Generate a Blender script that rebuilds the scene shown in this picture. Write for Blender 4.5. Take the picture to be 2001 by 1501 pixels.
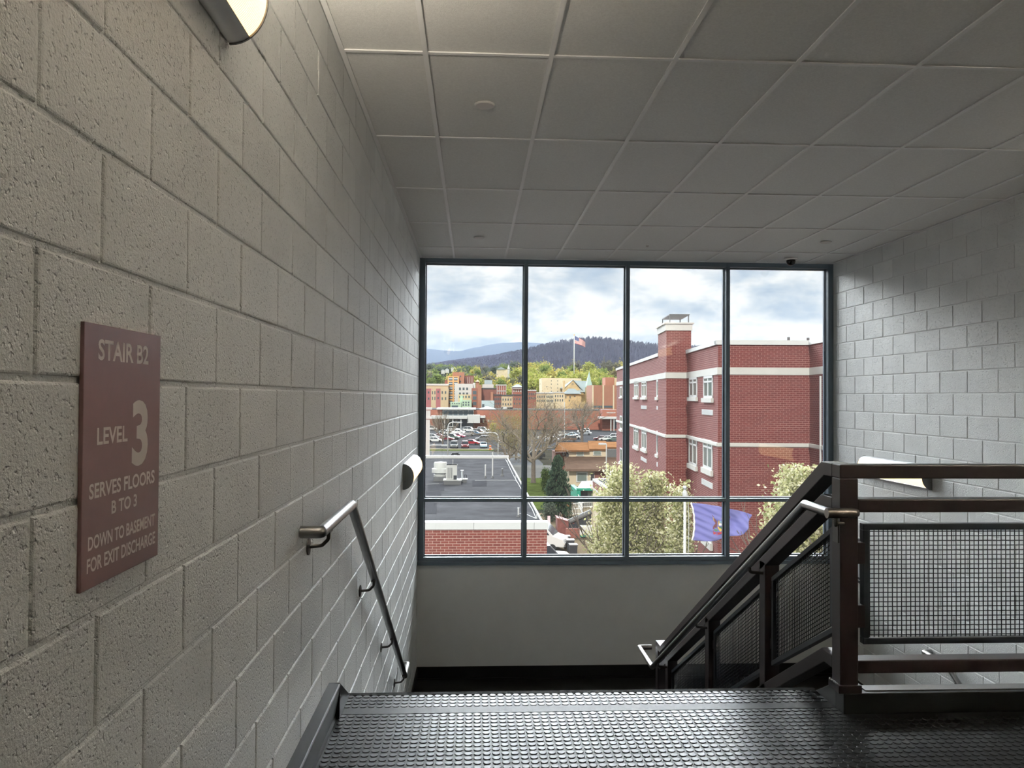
import bpy, math, random
import numpy as np
from mathutils import Vector, Matrix

for o in list(bpy.data.objects): bpy.data.objects.remove(o)
S = bpy.context.scene
C = S.collection
PI = math.pi

# ------------------------------------------------------------------ camera
F_PX, YAW, PITCH, ROLL, EYE = 1508.1, .04922, .01666, .0064, 1.485
_cy, _sy, _cp, _sp, _cr, _sr = (math.cos(YAW), math.sin(YAW), math.cos(PITCH), math.sin(PITCH), math.cos(ROLL), math.sin(ROLL))
FW = Vector((_sy*_cp, _cy*_cp, _sp))
_rt = Vector((_cy, -_sy, 0)); _up = _rt.cross(FW)
RT = _cr*_rt + _sr*_up; UP = -_sr*_rt + _cr*_up
cam = bpy.data.cameras.new('camera'); camo = bpy.data.objects.new('camera', cam); C.objects.link(camo)
camo.matrix_world = Matrix(((RT.x, UP.x, -FW.x, 0), (RT.y, UP.y, -FW.y, 0), (RT.z, UP.z, -FW.z, EYE), (0, 0, 0, 1)))
cam.sensor_fit = 'HORIZONTAL'; cam.sensor_width = 36; cam.lens = F_PX*36/2001
cam.clip_start = .05; cam.clip_end = 20000
S.camera = camo

# ------------------------------------------------------------------ sky, sun, exposure
S.view_settings.view_transform = 'Standard'; S.view_settings.look = 'None'
S.view_settings.exposure = 1.95; S.view_settings.gamma = 1
S.view_settings.use_curve_mapping = False
SKY_GAIN, SUN_E, HIGH_SKY, LAMP_E, FILL_E = .228, .88, 26.5, .78, 300.0
W = bpy.data.worlds.new('sky'); S.world = W; W.use_nodes = True
nt = W.node_tree; nt.nodes.clear()
def N(tree, typ, **kw):
    n = tree.nodes.new(typ)
    for k, v in kw.items():
        if k.startswith('i_'):
            key = k[2:]
            n.inputs[int(key) if key.isdigit() else key.replace('_', ' ')].default_value = v
        else: setattr(n, k, v)
    return n
def ramp(tree, stops):
    r = tree.nodes.new('ShaderNodeValToRGB'); e = r.color_ramp.elements
    e[0].position, e[0].color = stops[0][0], (*stops[0][1], 1)
    e[1].position, e[1].color = stops[-1][0], (*stops[-1][1], 1)
    for p, c in stops[1:-1]:
        x = e.new(p); x.color = (*c, 1)
    return r
def L(tree, a, b): tree.links.new(a, b)
tc = N(nt, 'ShaderNodeTexCoord')
mp = N(nt, 'ShaderNodeMapping'); mp.inputs['Scale'].default_value = (9.5, 9.5, 23); mp.inputs['Location'].default_value = (3.1, 1.7, 0.4)
L(nt, tc.outputs['Generated'], mp.inputs['Vector'])
n1 = N(nt, 'ShaderNodeTexNoise', i_Scale=1.0, i_Detail=9.0, i_Roughness=.62, i_Distortion=.25)
L(nt, mp.outputs[0], n1.inputs['Vector'])
r1 = ramp(nt, [(.36, (.50, .61, .75)), (.43, (.68, .76, .85)), (.48, (.82, .87, .92)), (.53, (1.0, 1.01, 1.02)), (.59, (1.2, 1.19, 1.15))])
L(nt, n1.outputs[0], r1.inputs[0])
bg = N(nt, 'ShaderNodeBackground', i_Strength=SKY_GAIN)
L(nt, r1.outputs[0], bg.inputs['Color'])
# sky boosted high in front, above the view, as added light for the stairwell
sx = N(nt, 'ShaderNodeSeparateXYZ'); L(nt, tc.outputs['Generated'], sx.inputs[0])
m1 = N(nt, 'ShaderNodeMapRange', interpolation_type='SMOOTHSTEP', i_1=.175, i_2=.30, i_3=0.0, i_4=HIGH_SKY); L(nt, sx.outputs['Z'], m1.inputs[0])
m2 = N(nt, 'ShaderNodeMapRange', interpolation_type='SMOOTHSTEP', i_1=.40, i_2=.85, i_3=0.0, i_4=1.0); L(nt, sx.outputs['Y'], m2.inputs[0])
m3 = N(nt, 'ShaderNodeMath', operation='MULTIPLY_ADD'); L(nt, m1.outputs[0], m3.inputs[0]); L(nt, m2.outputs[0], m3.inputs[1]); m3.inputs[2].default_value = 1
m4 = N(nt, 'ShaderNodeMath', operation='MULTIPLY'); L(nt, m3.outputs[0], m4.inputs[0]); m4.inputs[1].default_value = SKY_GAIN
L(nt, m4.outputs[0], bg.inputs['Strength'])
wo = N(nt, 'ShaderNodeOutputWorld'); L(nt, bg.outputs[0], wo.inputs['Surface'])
sd = bpy.data.lights.new('sun', 'SUN'); sd.energy = SUN_E; sd.angle = math.radians(4); sd.color = (1, .94, .84)
so = bpy.data.objects.new('sun', sd); C.objects.link(so)
so.rotation_euler = Vector((.16, .80, -.58)).to_track_quat('-Z', 'Y').to_euler()
S.cycles.max_bounces = 14; S.cycles.diffuse_bounces = 10; S.cycles.transparent_max_bounces = 16
S.cycles.caustics_reflective = False; S.cycles.caustics_refractive = False
S.cycles.sample_clamp_indirect = 6
S.cycles.use_denoising = True

# ------------------------------------------------------------------ pixel helpers (2001 x 1501 frame) for placing things at their real distance
def ray(x, y): return FW + RT*((x-1000.5)/F_PX) - UP*((y-750.5)/F_PX)
EYEV = Vector((0, 0, EYE))
def at(x, y, Y):
    d = ray(x, y); return EYEV + d*(Y/d.y)
def onz(x, y, z):
    d = ray(x, y); return EYEV + d*((z-EYE)/d.z)

# ------------------------------------------------------------------ materials
MATS = {}
def pm(name, col, rough=.6, metal=0, var=.0, scale=8, bump=0, bscale=60, spec=.5, emit=None, estr=0):
    if name in MATS: return MATS[name]
    m = bpy.data.materials.new(name); m.use_nodes = True; t = m.node_tree; b = t.nodes['Principled BSDF']
    b.inputs['Base Color'].default_value = (*col, 1); b.inputs['Roughness'].default_value = rough; b.inputs['Metallic'].default_value = metal
    b.inputs['Specular IOR Level'].default_value = spec
    tcn = N(t, 'ShaderNodeTexCoord')
    if var:
        nz = N(t, 'ShaderNodeTexNoise', i_Scale=scale, i_Detail=5.0, i_Roughness=.6); L(t, tcn.outputs['Object'], nz.inputs['Vector'])
        r = ramp(t, [(.3, tuple(c*(1-var) for c in col)), (.7, tuple(min(1, c*(1+var)) for c in col))])
        L(t, nz.outputs[0], r.inputs[0]); L(t, r.outputs[0], b.inputs['Base Color'])
    if bump:
        nb = N(t, 'ShaderNodeTexNoise', i_Scale=bscale, i_Detail=4.0); L(t, tcn.outputs['Object'], nb.inputs['Vector'])
        bp = N(t, 'ShaderNodeBump', i_Strength=bump, i_Distance=.01); L(t, nb.outputs[0], bp.inputs['Height']); L(t, bp.outputs[0], b.inputs['Normal'])
    if emit:
        b.inputs['Emission Color'].default_value = (*emit, 1); b.inputs['Emission Strength'].default_value = estr
    MATS[name] = m; return m
def block_paint(name, col, pit=1.0):
    m = bpy.data.materials.new(name); m.use_nodes = True; t = m.node_tree; b = t.nodes['Principled BSDF']
    b.inputs['Roughness'].default_value = .42; b.inputs['Specular IOR Level'].default_value = .5
    tcn = N(t, 'ShaderNodeTexCoord'); g = N(t, 'ShaderNodeNewGeometry')
    mr = N(t, 'ShaderNodeMapRange', i_3=.93, i_4=1.05); L(t, g.outputs['Random Per Island'], mr.inputs[0])
    nz = N(t, 'ShaderNodeTexNoise', i_Scale=3.0, i_Detail=4.0); L(t, tcn.outputs['Object'], nz.inputs['Vector'])
    r = ramp(t, [(.3, tuple(c*.94 for c in col)), (.7, tuple(c*1.04 for c in col))]); L(t, nz.outputs[0], r.inputs[0])
    mx = N(t, 'ShaderNodeMix', data_type='RGBA', blend_type='MULTIPLY'); mx.inputs[0].default_value = 1
    L(t, r.outputs[0], mx.inputs[6]); L(t, mr.outputs[0], mx.inputs[7]); L(t, mx.outputs[2], b.inputs['Base Color'])
    na = N(t, 'ShaderNodeTexNoise', i_Scale=150.0, i_Detail=3.0, i_Roughness=.65); L(t, tcn.outputs['Object'], na.inputs['Vector'])
    vo = N(t, 'ShaderNodeTexNoise', i_Scale=75.0, i_Detail=2.0); L(t, tcn.outputs['Object'], vo.inputs['Vector'])
    pr = ramp(t, [(.30, (0, 0, 0)), (.40, (1, 1, 1))]); L(t, vo.outputs[0], pr.inputs[0])
    ad = N(t, 'ShaderNodeMath', operation='MULTIPLY_ADD'); ad.inputs[1].default_value = .9
    L(t, na.outputs[0], ad.inputs[0]); L(t, pr.outputs[0], ad.inputs[2])
    bp = N(t, 'ShaderNodeBump', i_Strength=.75*pit, i_Distance=.006); L(t, ad.outputs[0], bp.inputs['Height']); L(t, bp.outputs[0], b.inputs['Normal'])
    MATS[name] = m; return m
def brick_mat(name, c1, c2, mort, bw=.203, bh=.0677, msize=.0055, rough=.8):
    m = bpy.data.materials.new(name); m.use_nodes = True; t = m.node_tree; b = t.nodes['Principled BSDF']
    b.inputs['Roughness'].default_value = rough; b.inputs['Specular IOR Level'].default_value = .25
    uv = N(t, 'ShaderNodeTexCoord')
    br = N(t, 'ShaderNodeTexBrick'); br.offset = .5; br.squash = 1
    for k, v in (('Color1', (*c1, 1)), ('Color2', (*c2, 1)), ('Mortar', (*mort, 1)), ('Scale', 1.0), ('Mortar Size', msize), ('Mortar Smooth', .1), ('Bias', 0), ('Brick Width', bw), ('Row Height', bh)):
        br.inputs[k].default_value = v
    L(t, uv.outputs['UV'], br.inputs['Vector']); L(t, br.outputs['Color'], b.inputs['Base Color'])
    bp = N(t, 'ShaderNodeBump', i_Strength=.4, i_Distance=.01); bp.invert = True
    L(t, br.outputs['Fac'], bp.inputs['Height']); L(t, bp.outputs[0], b.inputs['Normal'])
    MATS[name] = m; return m
def leaf_mat(name, c1, c2, c3=None, rough=.6, trans=.25):
    m = bpy.data.materials.new(name); m.use_nodes = True; t = m.node_tree; t.nodes.clear()
    g = N(t, 'ShaderNodeNewGeometry'); r = ramp(t, [(0, c1), (.55, c2), (1, c3 or c2)]); L(t, g.outputs['Random Per Island'], r.inputs[0])
    d = N(t, 'ShaderNodeBsdfDiffuse'); tr = N(t, 'ShaderNodeBsdfTranslucent'); mx = N(t, 'ShaderNodeMixShader'); mx.inputs[0].default_value = trans
    L(t, r.outputs[0], d.inputs[0]); L(t, r.outputs[0], tr.inputs[0]); L(t, d.outputs[0], mx.inputs[1]); L(t, tr.outputs[0], mx.inputs[2])
    o = N(t, 'ShaderNodeOutputMaterial'); L(t, mx.outputs[0], o.inputs[0]); MATS[name] = m; return m
def glass_mat(name, tint=(.96, .975, .975), dust=.004):
    m = bpy.data.materials.new(name); m.use_nodes = True; t = m.node_tree; t.nodes.clear()
    tr = N(t, 'ShaderNodeBsdfTransparent'); tr.inputs[0].default_value = (*tint, 1)
    gl = N(t, 'ShaderNodeBsdfGlossy'); gl.inputs['Roughness'].default_value = 0
    fr = N(t, 'ShaderNodeFresnel'); fr.inputs[0].default_value = 1.45
    du = N(t, 'ShaderNodeBsdfTranslucent'); du.inputs[0].default_value = (.85, .87, .88, 1)
    md = N(t, 'ShaderNodeMixShader'); md.inputs[0].default_value = dust; L(t, tr.outputs[0], md.inputs[1]); L(t, du.outputs[0], md.inputs[2])
    mx = N(t, 'ShaderNodeMixShader'); L(t, fr.outputs[0], mx.inputs[0]); L(t, md.outputs[0], mx.inputs[1]); L(t, gl.outputs[0], mx.inputs[2])
    o = N(t, 'ShaderNodeOutputMaterial'); L(t, mx.outputs[0], o.inputs[0]); MATS[name] = m; return m

# ------------------------------------------------------------------ object helpers
def wloc(o):
    v = Vector((0, 0, 0))
    while o is not None:
        v += o.location; o = o.parent
    return v
def tag(o, label=None, cat=None, group=None, kind=None):
    if label: o['label'] = label
    if cat: o['category'] = cat
    if group: o['group'] = group
    if kind: o['kind'] = kind
    return o
def thing(name, label, cat, loc=(0, 0, 0), group=None, kind=None):
    o = bpy.data.objects.new(name, None); C.objects.link(o); o.location = loc; o.empty_display_size = .1
    return tag(o, label, cat, group, kind)
def kids(o): return [c for c in bpy.data.objects if c.parent == o]
def copy_tree(o, parent=None, table=None):
    if table is None:
        table = {}
        for c in bpy.data.objects:
            if c.parent: table.setdefault(c.parent.name, []).append(c)
    c = o.copy(); C.objects.link(c); c.parent = parent
    for ch in table.get(o.name, []): copy_tree(ch, c, table)
    return c
def dup(o, loc, rz=0, scale=None, label=None, group=None):
    c = copy_tree(o); c.location = loc; c.rotation_euler = (0, 0, rz)
    if scale: c.scale = scale if hasattr(scale, '__len__') else (scale,)*3
    if label: c['label'] = label
    if group: c['group'] = group
    return c

class MB:
    def __init__(s): s.v = []; s.f = []
    def add(s, vs, fs):
        n = len(s.v); s.v += [tuple(p) for p in vs]; s.f += [tuple(i+n for i in f) for f in fs]; return s
    def box(s, x0, x1, y0, y1, z0, z1):
        return s.add([(x0, y0, z0), (x1, y0, z0), (x1, y1, z0), (x0, y1, z0), (x0, y0, z1), (x1, y0, z1), (x1, y1, z1), (x0, y1, z1)],
                     [(0, 3, 2, 1), (4, 5, 6, 7), (0, 1, 5, 4), (1, 2, 6, 5), (2, 3, 7, 6), (3, 0, 4, 7)])
    def prism(s, poly, d):
        d = Vector(d); p = [Vector(q) for q in poly]; n = len(p)
        nrm = Vector((0, 0, 0))
        for i in range(n): nrm += p[i].cross(p[(i+1) % n])
        if nrm.dot(d) > 0: p = p[::-1]
        return s.add(p + [q+d for q in p], [tuple(range(n)), tuple(range(2*n-1, n-1, -1))] + [(i, i+n, (i+1) % n + n, (i+1) % n) for i in range(n)])
    def quad(s, *p): return s.add(p, [tuple(range(len(p)))])
    def bar(s, a, b, w, h=None, up=(0, 0, 1)):
        a, b = Vector(a), Vector(b); h = h or w; t = (b-a).normalized(); u = Vector(up)
        if abs(t.dot(u)) > .99: u = Vector((1, 0, 0))
        sd = t.cross(u).normalized(); u = sd.cross(t).normalized()
        return s.prism([a-sd*w/2-u*h/2, a+sd*w/2-u*h/2, a+sd*w/2+u*h/2, a-sd*w/2+u*h/2], b-a)
    def tube(s, pts, r, n=10, caps=True):
        pts = [Vector(p) for p in pts]; m = len(pts); rr = r if hasattr(r, '__len__') else [r]*m
        tg = []
        for i in range(m):
            a = (pts[i]-pts[i-1]).normalized() if i else None; b = (pts[i+1]-pts[i]).normalized() if i < m-1 else None
            tg.append((a, b))
        t0 = tg[0][1]; ref = Vector((0, 0, 1)) if abs(t0.z) < .9 else Vector((1, 0, 0))
        e1 = t0.cross(ref).normalized(); e2 = e1.cross(t0).normalized(); vs = []; cur = t0
        for i in range(m):
            a, b = tg[i]
            if a is None: pl = b
            elif b is None: pl = a
            else: pl = (a+b).normalized()
            d = a or b
            q = cur.rotation_difference(d); e1 = q @ e1; e2 = q @ e2; cur = d
            for k in range(n):
                an = 2*PI*k/n; o = (e1*math.cos(an)+e2*math.sin(an))*rr[i]
                dn = d.dot(pl)
                o = o - d*(o.dot(pl)/dn) if abs(dn) > .2 else o
                vs.append(pts[i]+o)
        fs = [(i*n+k, i*n+(k+1) % n, (i+1)*n+(k+1) % n, (i+1)*n+k) for i in range(m-1) for k in range(n)]
        if caps: fs += [tuple(range(n-1, -1, -1)), tuple((m-1)*n+k for k in range(n))]
        return s.add(vs, fs)
    def lathe(s, prof, c, n=24, axis='z'):
        vs = []; m = len(prof)
        for r, h in prof:
            for k in range(n):
                a = 2*PI*k/n; x, y = r*math.cos(a), r*math.sin(a)
                vs.append((c[0]+x, c[1]+y, c[2]+h) if axis == 'z' else ((c[0]+h, c[1]+x, c[2]+y) if axis == 'x' else (c[0]+y, c[1]+h, c[2]+x)))
        fs = [(i*n+k, i*n+(k+1) % n, (i+1)*n+(k+1) % n, (i+1)*n+k) for i in range(m-1) for k in range(n)]
        fs += [tuple(range(n-1, -1, -1)), tuple((m-1)*n+k for k in range(n))]
        return s.add(vs, fs)
    def ball(s, c, r, n=12, m=8, sq=(1, 1, 1)):
        return s.lathe([(max(1e-4, r*math.sin(PI*i/m))*sq[0], -r*math.cos(PI*i/m)*sq[2]) for i in range(m+1)], c, n)
    def xf(s, fn): s.v = [tuple(fn(Vector(p))) for p in s.v]; return s
    def build(s, name, mat, parent=None, smooth=False, bevel=0, uv=False, seg=2):
        off = wloc(parent) if parent else Vector((0, 0, 0))
        me = bpy.data.meshes.new(name); me.from_pydata([(p[0]-off.x, p[1]-off.y, p[2]-off.z) for p in s.v], [], s.f); me.update()
        if uv:
            ul = me.uv_layers.new(name='UVMap')
            for p in me.polygons:
                nx, ny, nz = p.normal
                for li in p.loop_indices:
                    c = me.vertices[me.loops[li].vertex_index].co + off
                    if abs(nz) > .8: q = (c.x, c.y)
                    else:
                        h = math.hypot(nx, ny); q = ((-ny*c.x+nx*c.y)/h, c.z)
                    ul.data[li].uv = q
        if smooth:
            for p in me.polygons: p.use_smooth = True
            if smooth is not True: me.set_sharp_from_angle(angle=math.radians(smooth))
        o = bpy.data.objects.new(name, me); C.objects.link(o)
        for mm in (mat if isinstance(mat, (list, tuple)) else [mat]):
            me.materials.append(MATS[mm] if isinstance(mm, str) else mm)
        if parent: o.parent = parent
        if bevel:
            b = o.modifiers.new('bevel', 'BEVEL'); b.width = bevel; b.segments = seg; b.limit_method = 'ANGLE'; b.angle_limit = math.radians(40)
        return o
def fillet(pts, r, k=6):
    pts = [Vector(p) for p in pts]; out = [pts[0]]
    for i in range(1, len(pts)-1):
        a = (pts[i-1]-pts[i]).normalized(); b = (pts[i+1]-pts[i]).normalized()
        th = a.angle(b)
        if th > 3.1: out.append(pts[i]); continue
        d = min(r/math.tan(th/2), .45*(pts[i-1]-pts[i]).length, .45*(pts[i+1]-pts[i]).length)
        p0, p1 = pts[i]+a*d, pts[i]+b*d
        for j in range(k+1):
            t = j/k; out.append(p0*(1-t)**2 + pts[i]*2*t*(1-t) + p1*t*t)
    return out + [pts[-1]]
def np_mesh(name, verts, faces, mat, parent=None, smooth=False):
    off = wloc(parent) if parent else Vector((0, 0, 0))
    v = np.asarray(verts, dtype=np.float32) - np.array(off, dtype=np.float32); f = np.asarray(faces, dtype=np.int32); k = f.shape[1]
    me = bpy.data.meshes.new(name); me.vertices.add(len(v)); me.vertices.foreach_set('co', v.ravel())
    me.loops.add(f.size); me.loops.foreach_set('vertex_index', f.ravel())
    me.polygons.add(len(f)); me.polygons.foreach_set('loop_start', np.arange(0, f.size, k, dtype=np.int32))
    me.update(calc_edges=True); me.validate()
    if smooth: me.polygons.foreach_set('use_smooth', np.ones(len(f), dtype=bool))
    o = bpy.data.objects.new(name, me); C.objects.link(o); me.materials.append(MATS[mat])
    if parent: o.parent = parent
    return o
def struct(name, label, cat, mb, mat, **kw):
    return tag(mb.build(name, mat, **kw), label, cat, kind='structure')
def text_mesh(txt, name, mat, parent, y0, y1, z0, z1, x, bold=.0, depth=.0006):
    """raised lettering on a wall facing +X: reads along +Y, from y0 to y1, capital height z0 to z1"""
    cu = bpy.data.curves.new(name, 'FONT'); cu.body = txt; cu.size = 1; cu.offset = bold; cu.resolution_u = 4
    to = bpy.data.objects.new('text_tmp', cu); C.objects.link(to)
    dg = bpy.context.evaluated_depsgraph_get(); me = bpy.data.meshes.new_from_object(to.evaluated_get(dg))
    bpy.data.objects.remove(to)
    xs = [v.co.x for v in me.vertices]; ys = [v.co.y for v in me.vertices]
    ax, bx, ay, by = min(xs), max(xs), min(ys), max(ys); off = wloc(parent)
    for p_ in me.polygons: p_.use_smooth = False
    for v in me.vertices:
        a = (v.co.x-ax)/(bx-ax); b = (v.co.y-ay)/(by-ay)
        v.co = Vector((x, y0+(y1-y0)*a, z0+(z1-z0)*b)) - off
    o = bpy.data.objects.new(name, me); me.name = name; C.objects.link(o); me.materials.clear(); me.materials.append(MATS[mat]); o.parent = parent
    return o
# ================================================================== INTERIOR
XL, XR, YW, ZC, ZM = -.655, 4.395, 9.24, 3.143, -1.87      # left wall, right wall, window wall, ceiling, mid landing
YB, ZB = -3.6, -3.9                                          # back of the landing, foot of the lower flight
NOSE, CURB = 3.91, 3.66
block_paint('painted_block', (.80, .815, .805))
pm('drywall_paint', (.74, .75, .73), .55, var=.03, scale=4, bump=.08, bscale=220)
pm('ceiling_tile', (.87, .87, .855), .9, var=.06, scale=90, bump=.25, bscale=260)
pm('ceiling_metal', (.94, .94, .94), .45)
pm('rubber', (.006, .0065, .007), .46, var=.15, scale=6, bump=.05, bscale=90, spec=.38)
pm('rubber_disc', (.007, .0075, .0085), .33, var=.1, scale=20, spec=.42)
pm('rubber_edge', (.014, .014, .014), .8, spec=.15)
pm('rubber_base', (.007, .0075, .008), .40, spec=.3, var=.1, scale=9)
pm('maroon_paint', (.016, .0095, .0105), .38, var=.06, scale=12, bump=.03, bscale=300)
pm('dark_frame', (.018, .022, .028), .35)
pm('steel', (.30, .295, .29), .30, metal=1, var=.08, scale=20)
pm('steel_end', (.26, .24, .22), .38, metal=1)
pm('bracket_metal', (.10, .095, .09), .4, metal=.8)
pm('window_frame', (.15, .19, .235), .42, spec=.3)
pm('window_frame_bright', (.42, .44, .47), .35, metal=.6)
pm('lamp_metal', (.55, .56, .57), .38, metal=.75, var=.04, scale=15)
pm('lamp_endcap', (.17, .175, .18), .45, metal=.4)
pm('sign_plate', (.165, .085, .084), .33, var=.05, scale=30)
pm('sign_letter', (.66, .61, .57), .5)
pm('cover_white', (.72, .70, .68), .4)
pm('camera_black', (.01, .011, .013), .12)
pm('concrete', (.36, .35, .33), .8, var=.1, scale=5)
pm('screw', (.5, .5, .5), .35, metal=1)
glass_mat('window_glass')
def lens_mat():
    m = bpy.data.materials.new('lamp_lens'); m.use_nodes = True; t = m.node_tree; b = t.nodes['Principled BSDF']
    tcn = N(t, 'ShaderNodeTexCoord'); w = N(t, 'ShaderNodeTexWave', wave_type='BANDS', bands_direction='Y', i_Scale=38.0)
    L(t, tcn.outputs['Object'], w.inputs['Vector'])
    r = ramp(t, [(0, (.70, .42, .17)), (1, (1.15, .72, .33))]); L(t, w.outputs[0], r.inputs[0])
    b.inputs['Base Color'].default_value = (.8, .75, .62, 1); b.inputs['Roughness'].default_value = .4
    L(t, r.outputs[0], b.inputs['Emission Color']); b.inputs['Emission Strength'].default_value = LAMP_E
    MATS['lamp_lens'] = m
lens_mat()
pm('added_fill', (.9, .9, .85), .5, emit=(1, .88, .71), estr=FILL_E)  # glow of the strips added on top of the high lamps

# ---- block walls: every block face is a bevelled pad standing 6 mm proud of its mortar bed
def block_wall(name, label, x, sgn, y0, y1, z0, z1, zph, yph, par, joint=.0095, dep=.0055):
    BH, BL = .2032, .4064; vs = []; fs = []
    rnd = random.Random(5)
    def pad(a, b, c, d):
        o = rnd.uniform(-.0012, .0012); bv = .005; n = len(vs)
        for (e, xo) in ((0, -dep), (bv*.35, -.0015), (bv, 0)):
            for (yy, zz) in ((a+e, c+e), (b-e, c+e), (b-e, d-e), (a+e, d-e)): vs.append((x+sgn*(xo+o*(xo != -dep)), yy, zz))
        for k in range(2):
            for i in range(4):
                q = (n+k*4+i, n+k*4+(i+1) % 4, n+k*4+4+(i+1) % 4, n+k*4+4+i); fs.append(q if sgn > 0 else q[::-1])
        q = (n+8, n+9, n+10, n+11); fs.append(q if sgn > 0 else q[::-1])
    k0 = int(math.floor((z0-zph)/BH)); k1 = int(math.ceil((z1-zph)/BH)); h = joint/2
    for k in range(k0, k1):
        c, d = max(z0, zph+k*BH+h), min(z1, zph+(k+1)*BH-h)
        if d-c < .015: continue
        ph = yph + (((k+par) % 2)*.5)*BL
        i0 = int(math.floor((y0-ph)/BL)); i1 = int(math.ceil((y1-ph)/BL))
        for i in range(i0, i1):
            a, b = max(y0, ph+i*BL+h), min(y1, ph+(i+1)*BL-h)
            if b-a > .015: pad(a, b, c, d)
    n = len(vs); xx = x-sgn*dep
    vs += [(xx, y0, z0), (xx, y1, z0), (xx, y1, z1), (xx, y0, z1)]; fs.append((n, n+1, n+2, n+3) if sgn > 0 else (n+3, n+2, n+1, n))
    xo = x-sgn*.2
    vs += [(xo, y0, z0), (xo, y1, z0), (xo, y1, z1), (xo, y0, z1)]
    fs += [(n, n+1, n+5, n+4), (n+1, n+2, n+6, n+5), (n+2, n+3, n+7, n+6), (n+3, n, n+4, n+7), (n+4, n+5, n+6, n+7)]
    m = MB(); m.v = vs; m.f = fs
    return struct(name, label, 'wall', m, 'painted_block')
block_wall('wall_left', 'painted concrete block wall with the stair sign on it', XL, 1, YB, YW+.12, ZB, ZC+.15, 1.915, 1.1844, 0)
block_wall('wall_right', 'painted concrete block wall beyond the stairwell railing', XR, -1, YB, YW+.12, ZB, ZC+.15, 2.761, 8.91, 1)
struct('wall_front', 'plain painted wall under the tall window', 'wall', MB().box(XL-.2, XR+.2, YW, YW+.22, ZB, -.47), 'drywall_paint')
struct('wall_back', 'plain painted wall behind the landing', 'wall', MB().box(XL-.2, XR+.2, YB-.2, YB, ZB, ZC+.15), 'drywall_paint')

# ---- ceiling: lay-in tiles with a metal grid
GX0, GY0 = -.246, 3.7116
tl = MB(); gr = MB()
xs = [XL+.02] + [GX0+.6096*i for i in range(8)] + [XR-.02]; ys = [YB+.02] + [GY0+1.2192*j for j in range(-6, 5) if GY0+1.2192*j > YB+.05] + [YW+.06]
for i in range(len(xs)-1):
    for j in range(len(ys)-1):
        tl.box(xs[i]+.004, xs[i+1]-.004, ys[j]+.004, ys[j+1]-.004, ZC+.006, ZC+.02)
tl.box(XL, XR, YB, YW+.12, ZC+.03, ZC+.15)
ce = struct('ceiling', 'suspended ceiling of large pale mineral tiles', 'ceiling', tl, 'ceiling_tile')
for x in xs[1:-1]: gr.box(x-.012, x+.012, YB, YW, ZC-.004, ZC+.002)
for y in ys[1:-1]: gr.box(XL, XR, y-.012, y+.012, ZC-.0035, ZC+.002)
gr.box(XL, XL+.024, YB, YW, ZC-.004, ZC+.002).box(XR-.024, XR, YB, YW, ZC-.004, ZC+.002).box(XL, XR, YW-.012, YW+.012, ZC-.0038, ZC+.002)
gr.build('ceiling_grid', 'ceiling_metal', ce)

# ---- landing floor: rubber tiles with raised discs
fl = MB()
fl.box(XL, XR, YB, CURB, -.3, 0).box(XL, 1.75, CURB, NOSE-.004, -.3, 0)
floor = struct('floor', 'landing floor of dark rubber tiles', 'floor', fl, 'rubber')
def discs(x0, x1, y0, y1, step=.0388, r=.0162, h=.0030):
    vs = []; fs = []; n = 14; row = 0; y = y0
    ring = [(r, 0), (r*.96, h*.7), (r*.88, h), ]
    while y < y1:
        x = x0
        while x < x1:
            b = len(vs)
            for rr, hh in ring:
                for k in range(n): a = 2*PI*k/n; vs.append((x+rr*math.cos(a), y+rr*math.sin(a), hh))
            for q in range(2):
                for k in range(n): fs.append((b+q*n+k, b+q*n+(k+1) % n, b+(q+1)*n+(k+1) % n, b+(q+1)*n+k))
            fs.append(tuple(b+2*n+k for k in range(n)))
            x += step
        y += step*1.02; row += 1
    return vs, fs
dm = MB()
for a in ((XL+.06, 1.735, 3.742, 3.866), (XL+.06, 1.735, .9, 3.632), (1.76, XR-.06, .9, 3.54)):
    dm.add(*discs(*a))
dm.build('raised_discs', 'rubber_disc', floor, smooth=35)
nb = MB()
MB().box(XL+.04, 1.74, 3.650, 3.722, .0, .0022).build('tread_strip', 'rubber', floor)
nb.prism([(XL+.03, 3.872, 0), (XL+.03, 3.872, .003), (XL+.03, NOSE-.004, .004), (XL+.03, NOSE+.006, -.004), (XL+.03, NOSE+.006, -.05), (XL+.03, NOSE-.004, -.05), (XL+.03, NOSE-.004, 0)], (1.75-XL-.03, 0, 0))
for x in (.2, 1.0, -.55, 1.76, 2.7): pass
nb.build('stair_nosing', 'rubber_edge', floor)
sm_ = MB()
for x in (.08, .97, 1.9, 2.8): sm_.box(x-.0012, x+.0012, .9, 3.645, 0, .0006)
sm_.build('tile_seam', 'dark_frame', floor)
# kerbs at the landing edge and along the left wall
kb = MB()
kb.box(1.75, XR, 3.575, CURB, 0, .097)
kb.prism([(1.75, 3.655, 0), (1.75, 3.655, .1), (1.75, 3.70, .1), (1.75, 3.93, -.03), (1.75, 3.93, -.3), (1.75, 3.655, -.3)], (.10, 0, 0))
struct('trim_1', 'dark rubber kerb under the guard rail at the landing edge', 'trim', kb, 'rubber_base', bevel=.004)
struct('trim_5', 'pale metal capping along the kerb edge', 'trim', MB().box(1.87, XR, 3.605, 3.668, .097, .101), pm('kerb_cap', (.25, .25, .25), .35, metal=.3))
kl = MB()
kl.prism([(XL, YB, 0), (XL, YB, .168), (XL+.048, YB, .165), (XL+.054, YB, .158), (XL+.030, YB, .02), (XL+.036, YB, 0)], (0, 3.60-YB, 0))
kl.prism([(XL, 3.6, .168), (XL, 3.6, -.3), (XL, 6.95, -2.1), (XL, 6.95, -1.72)], (.05, 0, 0))
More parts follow.
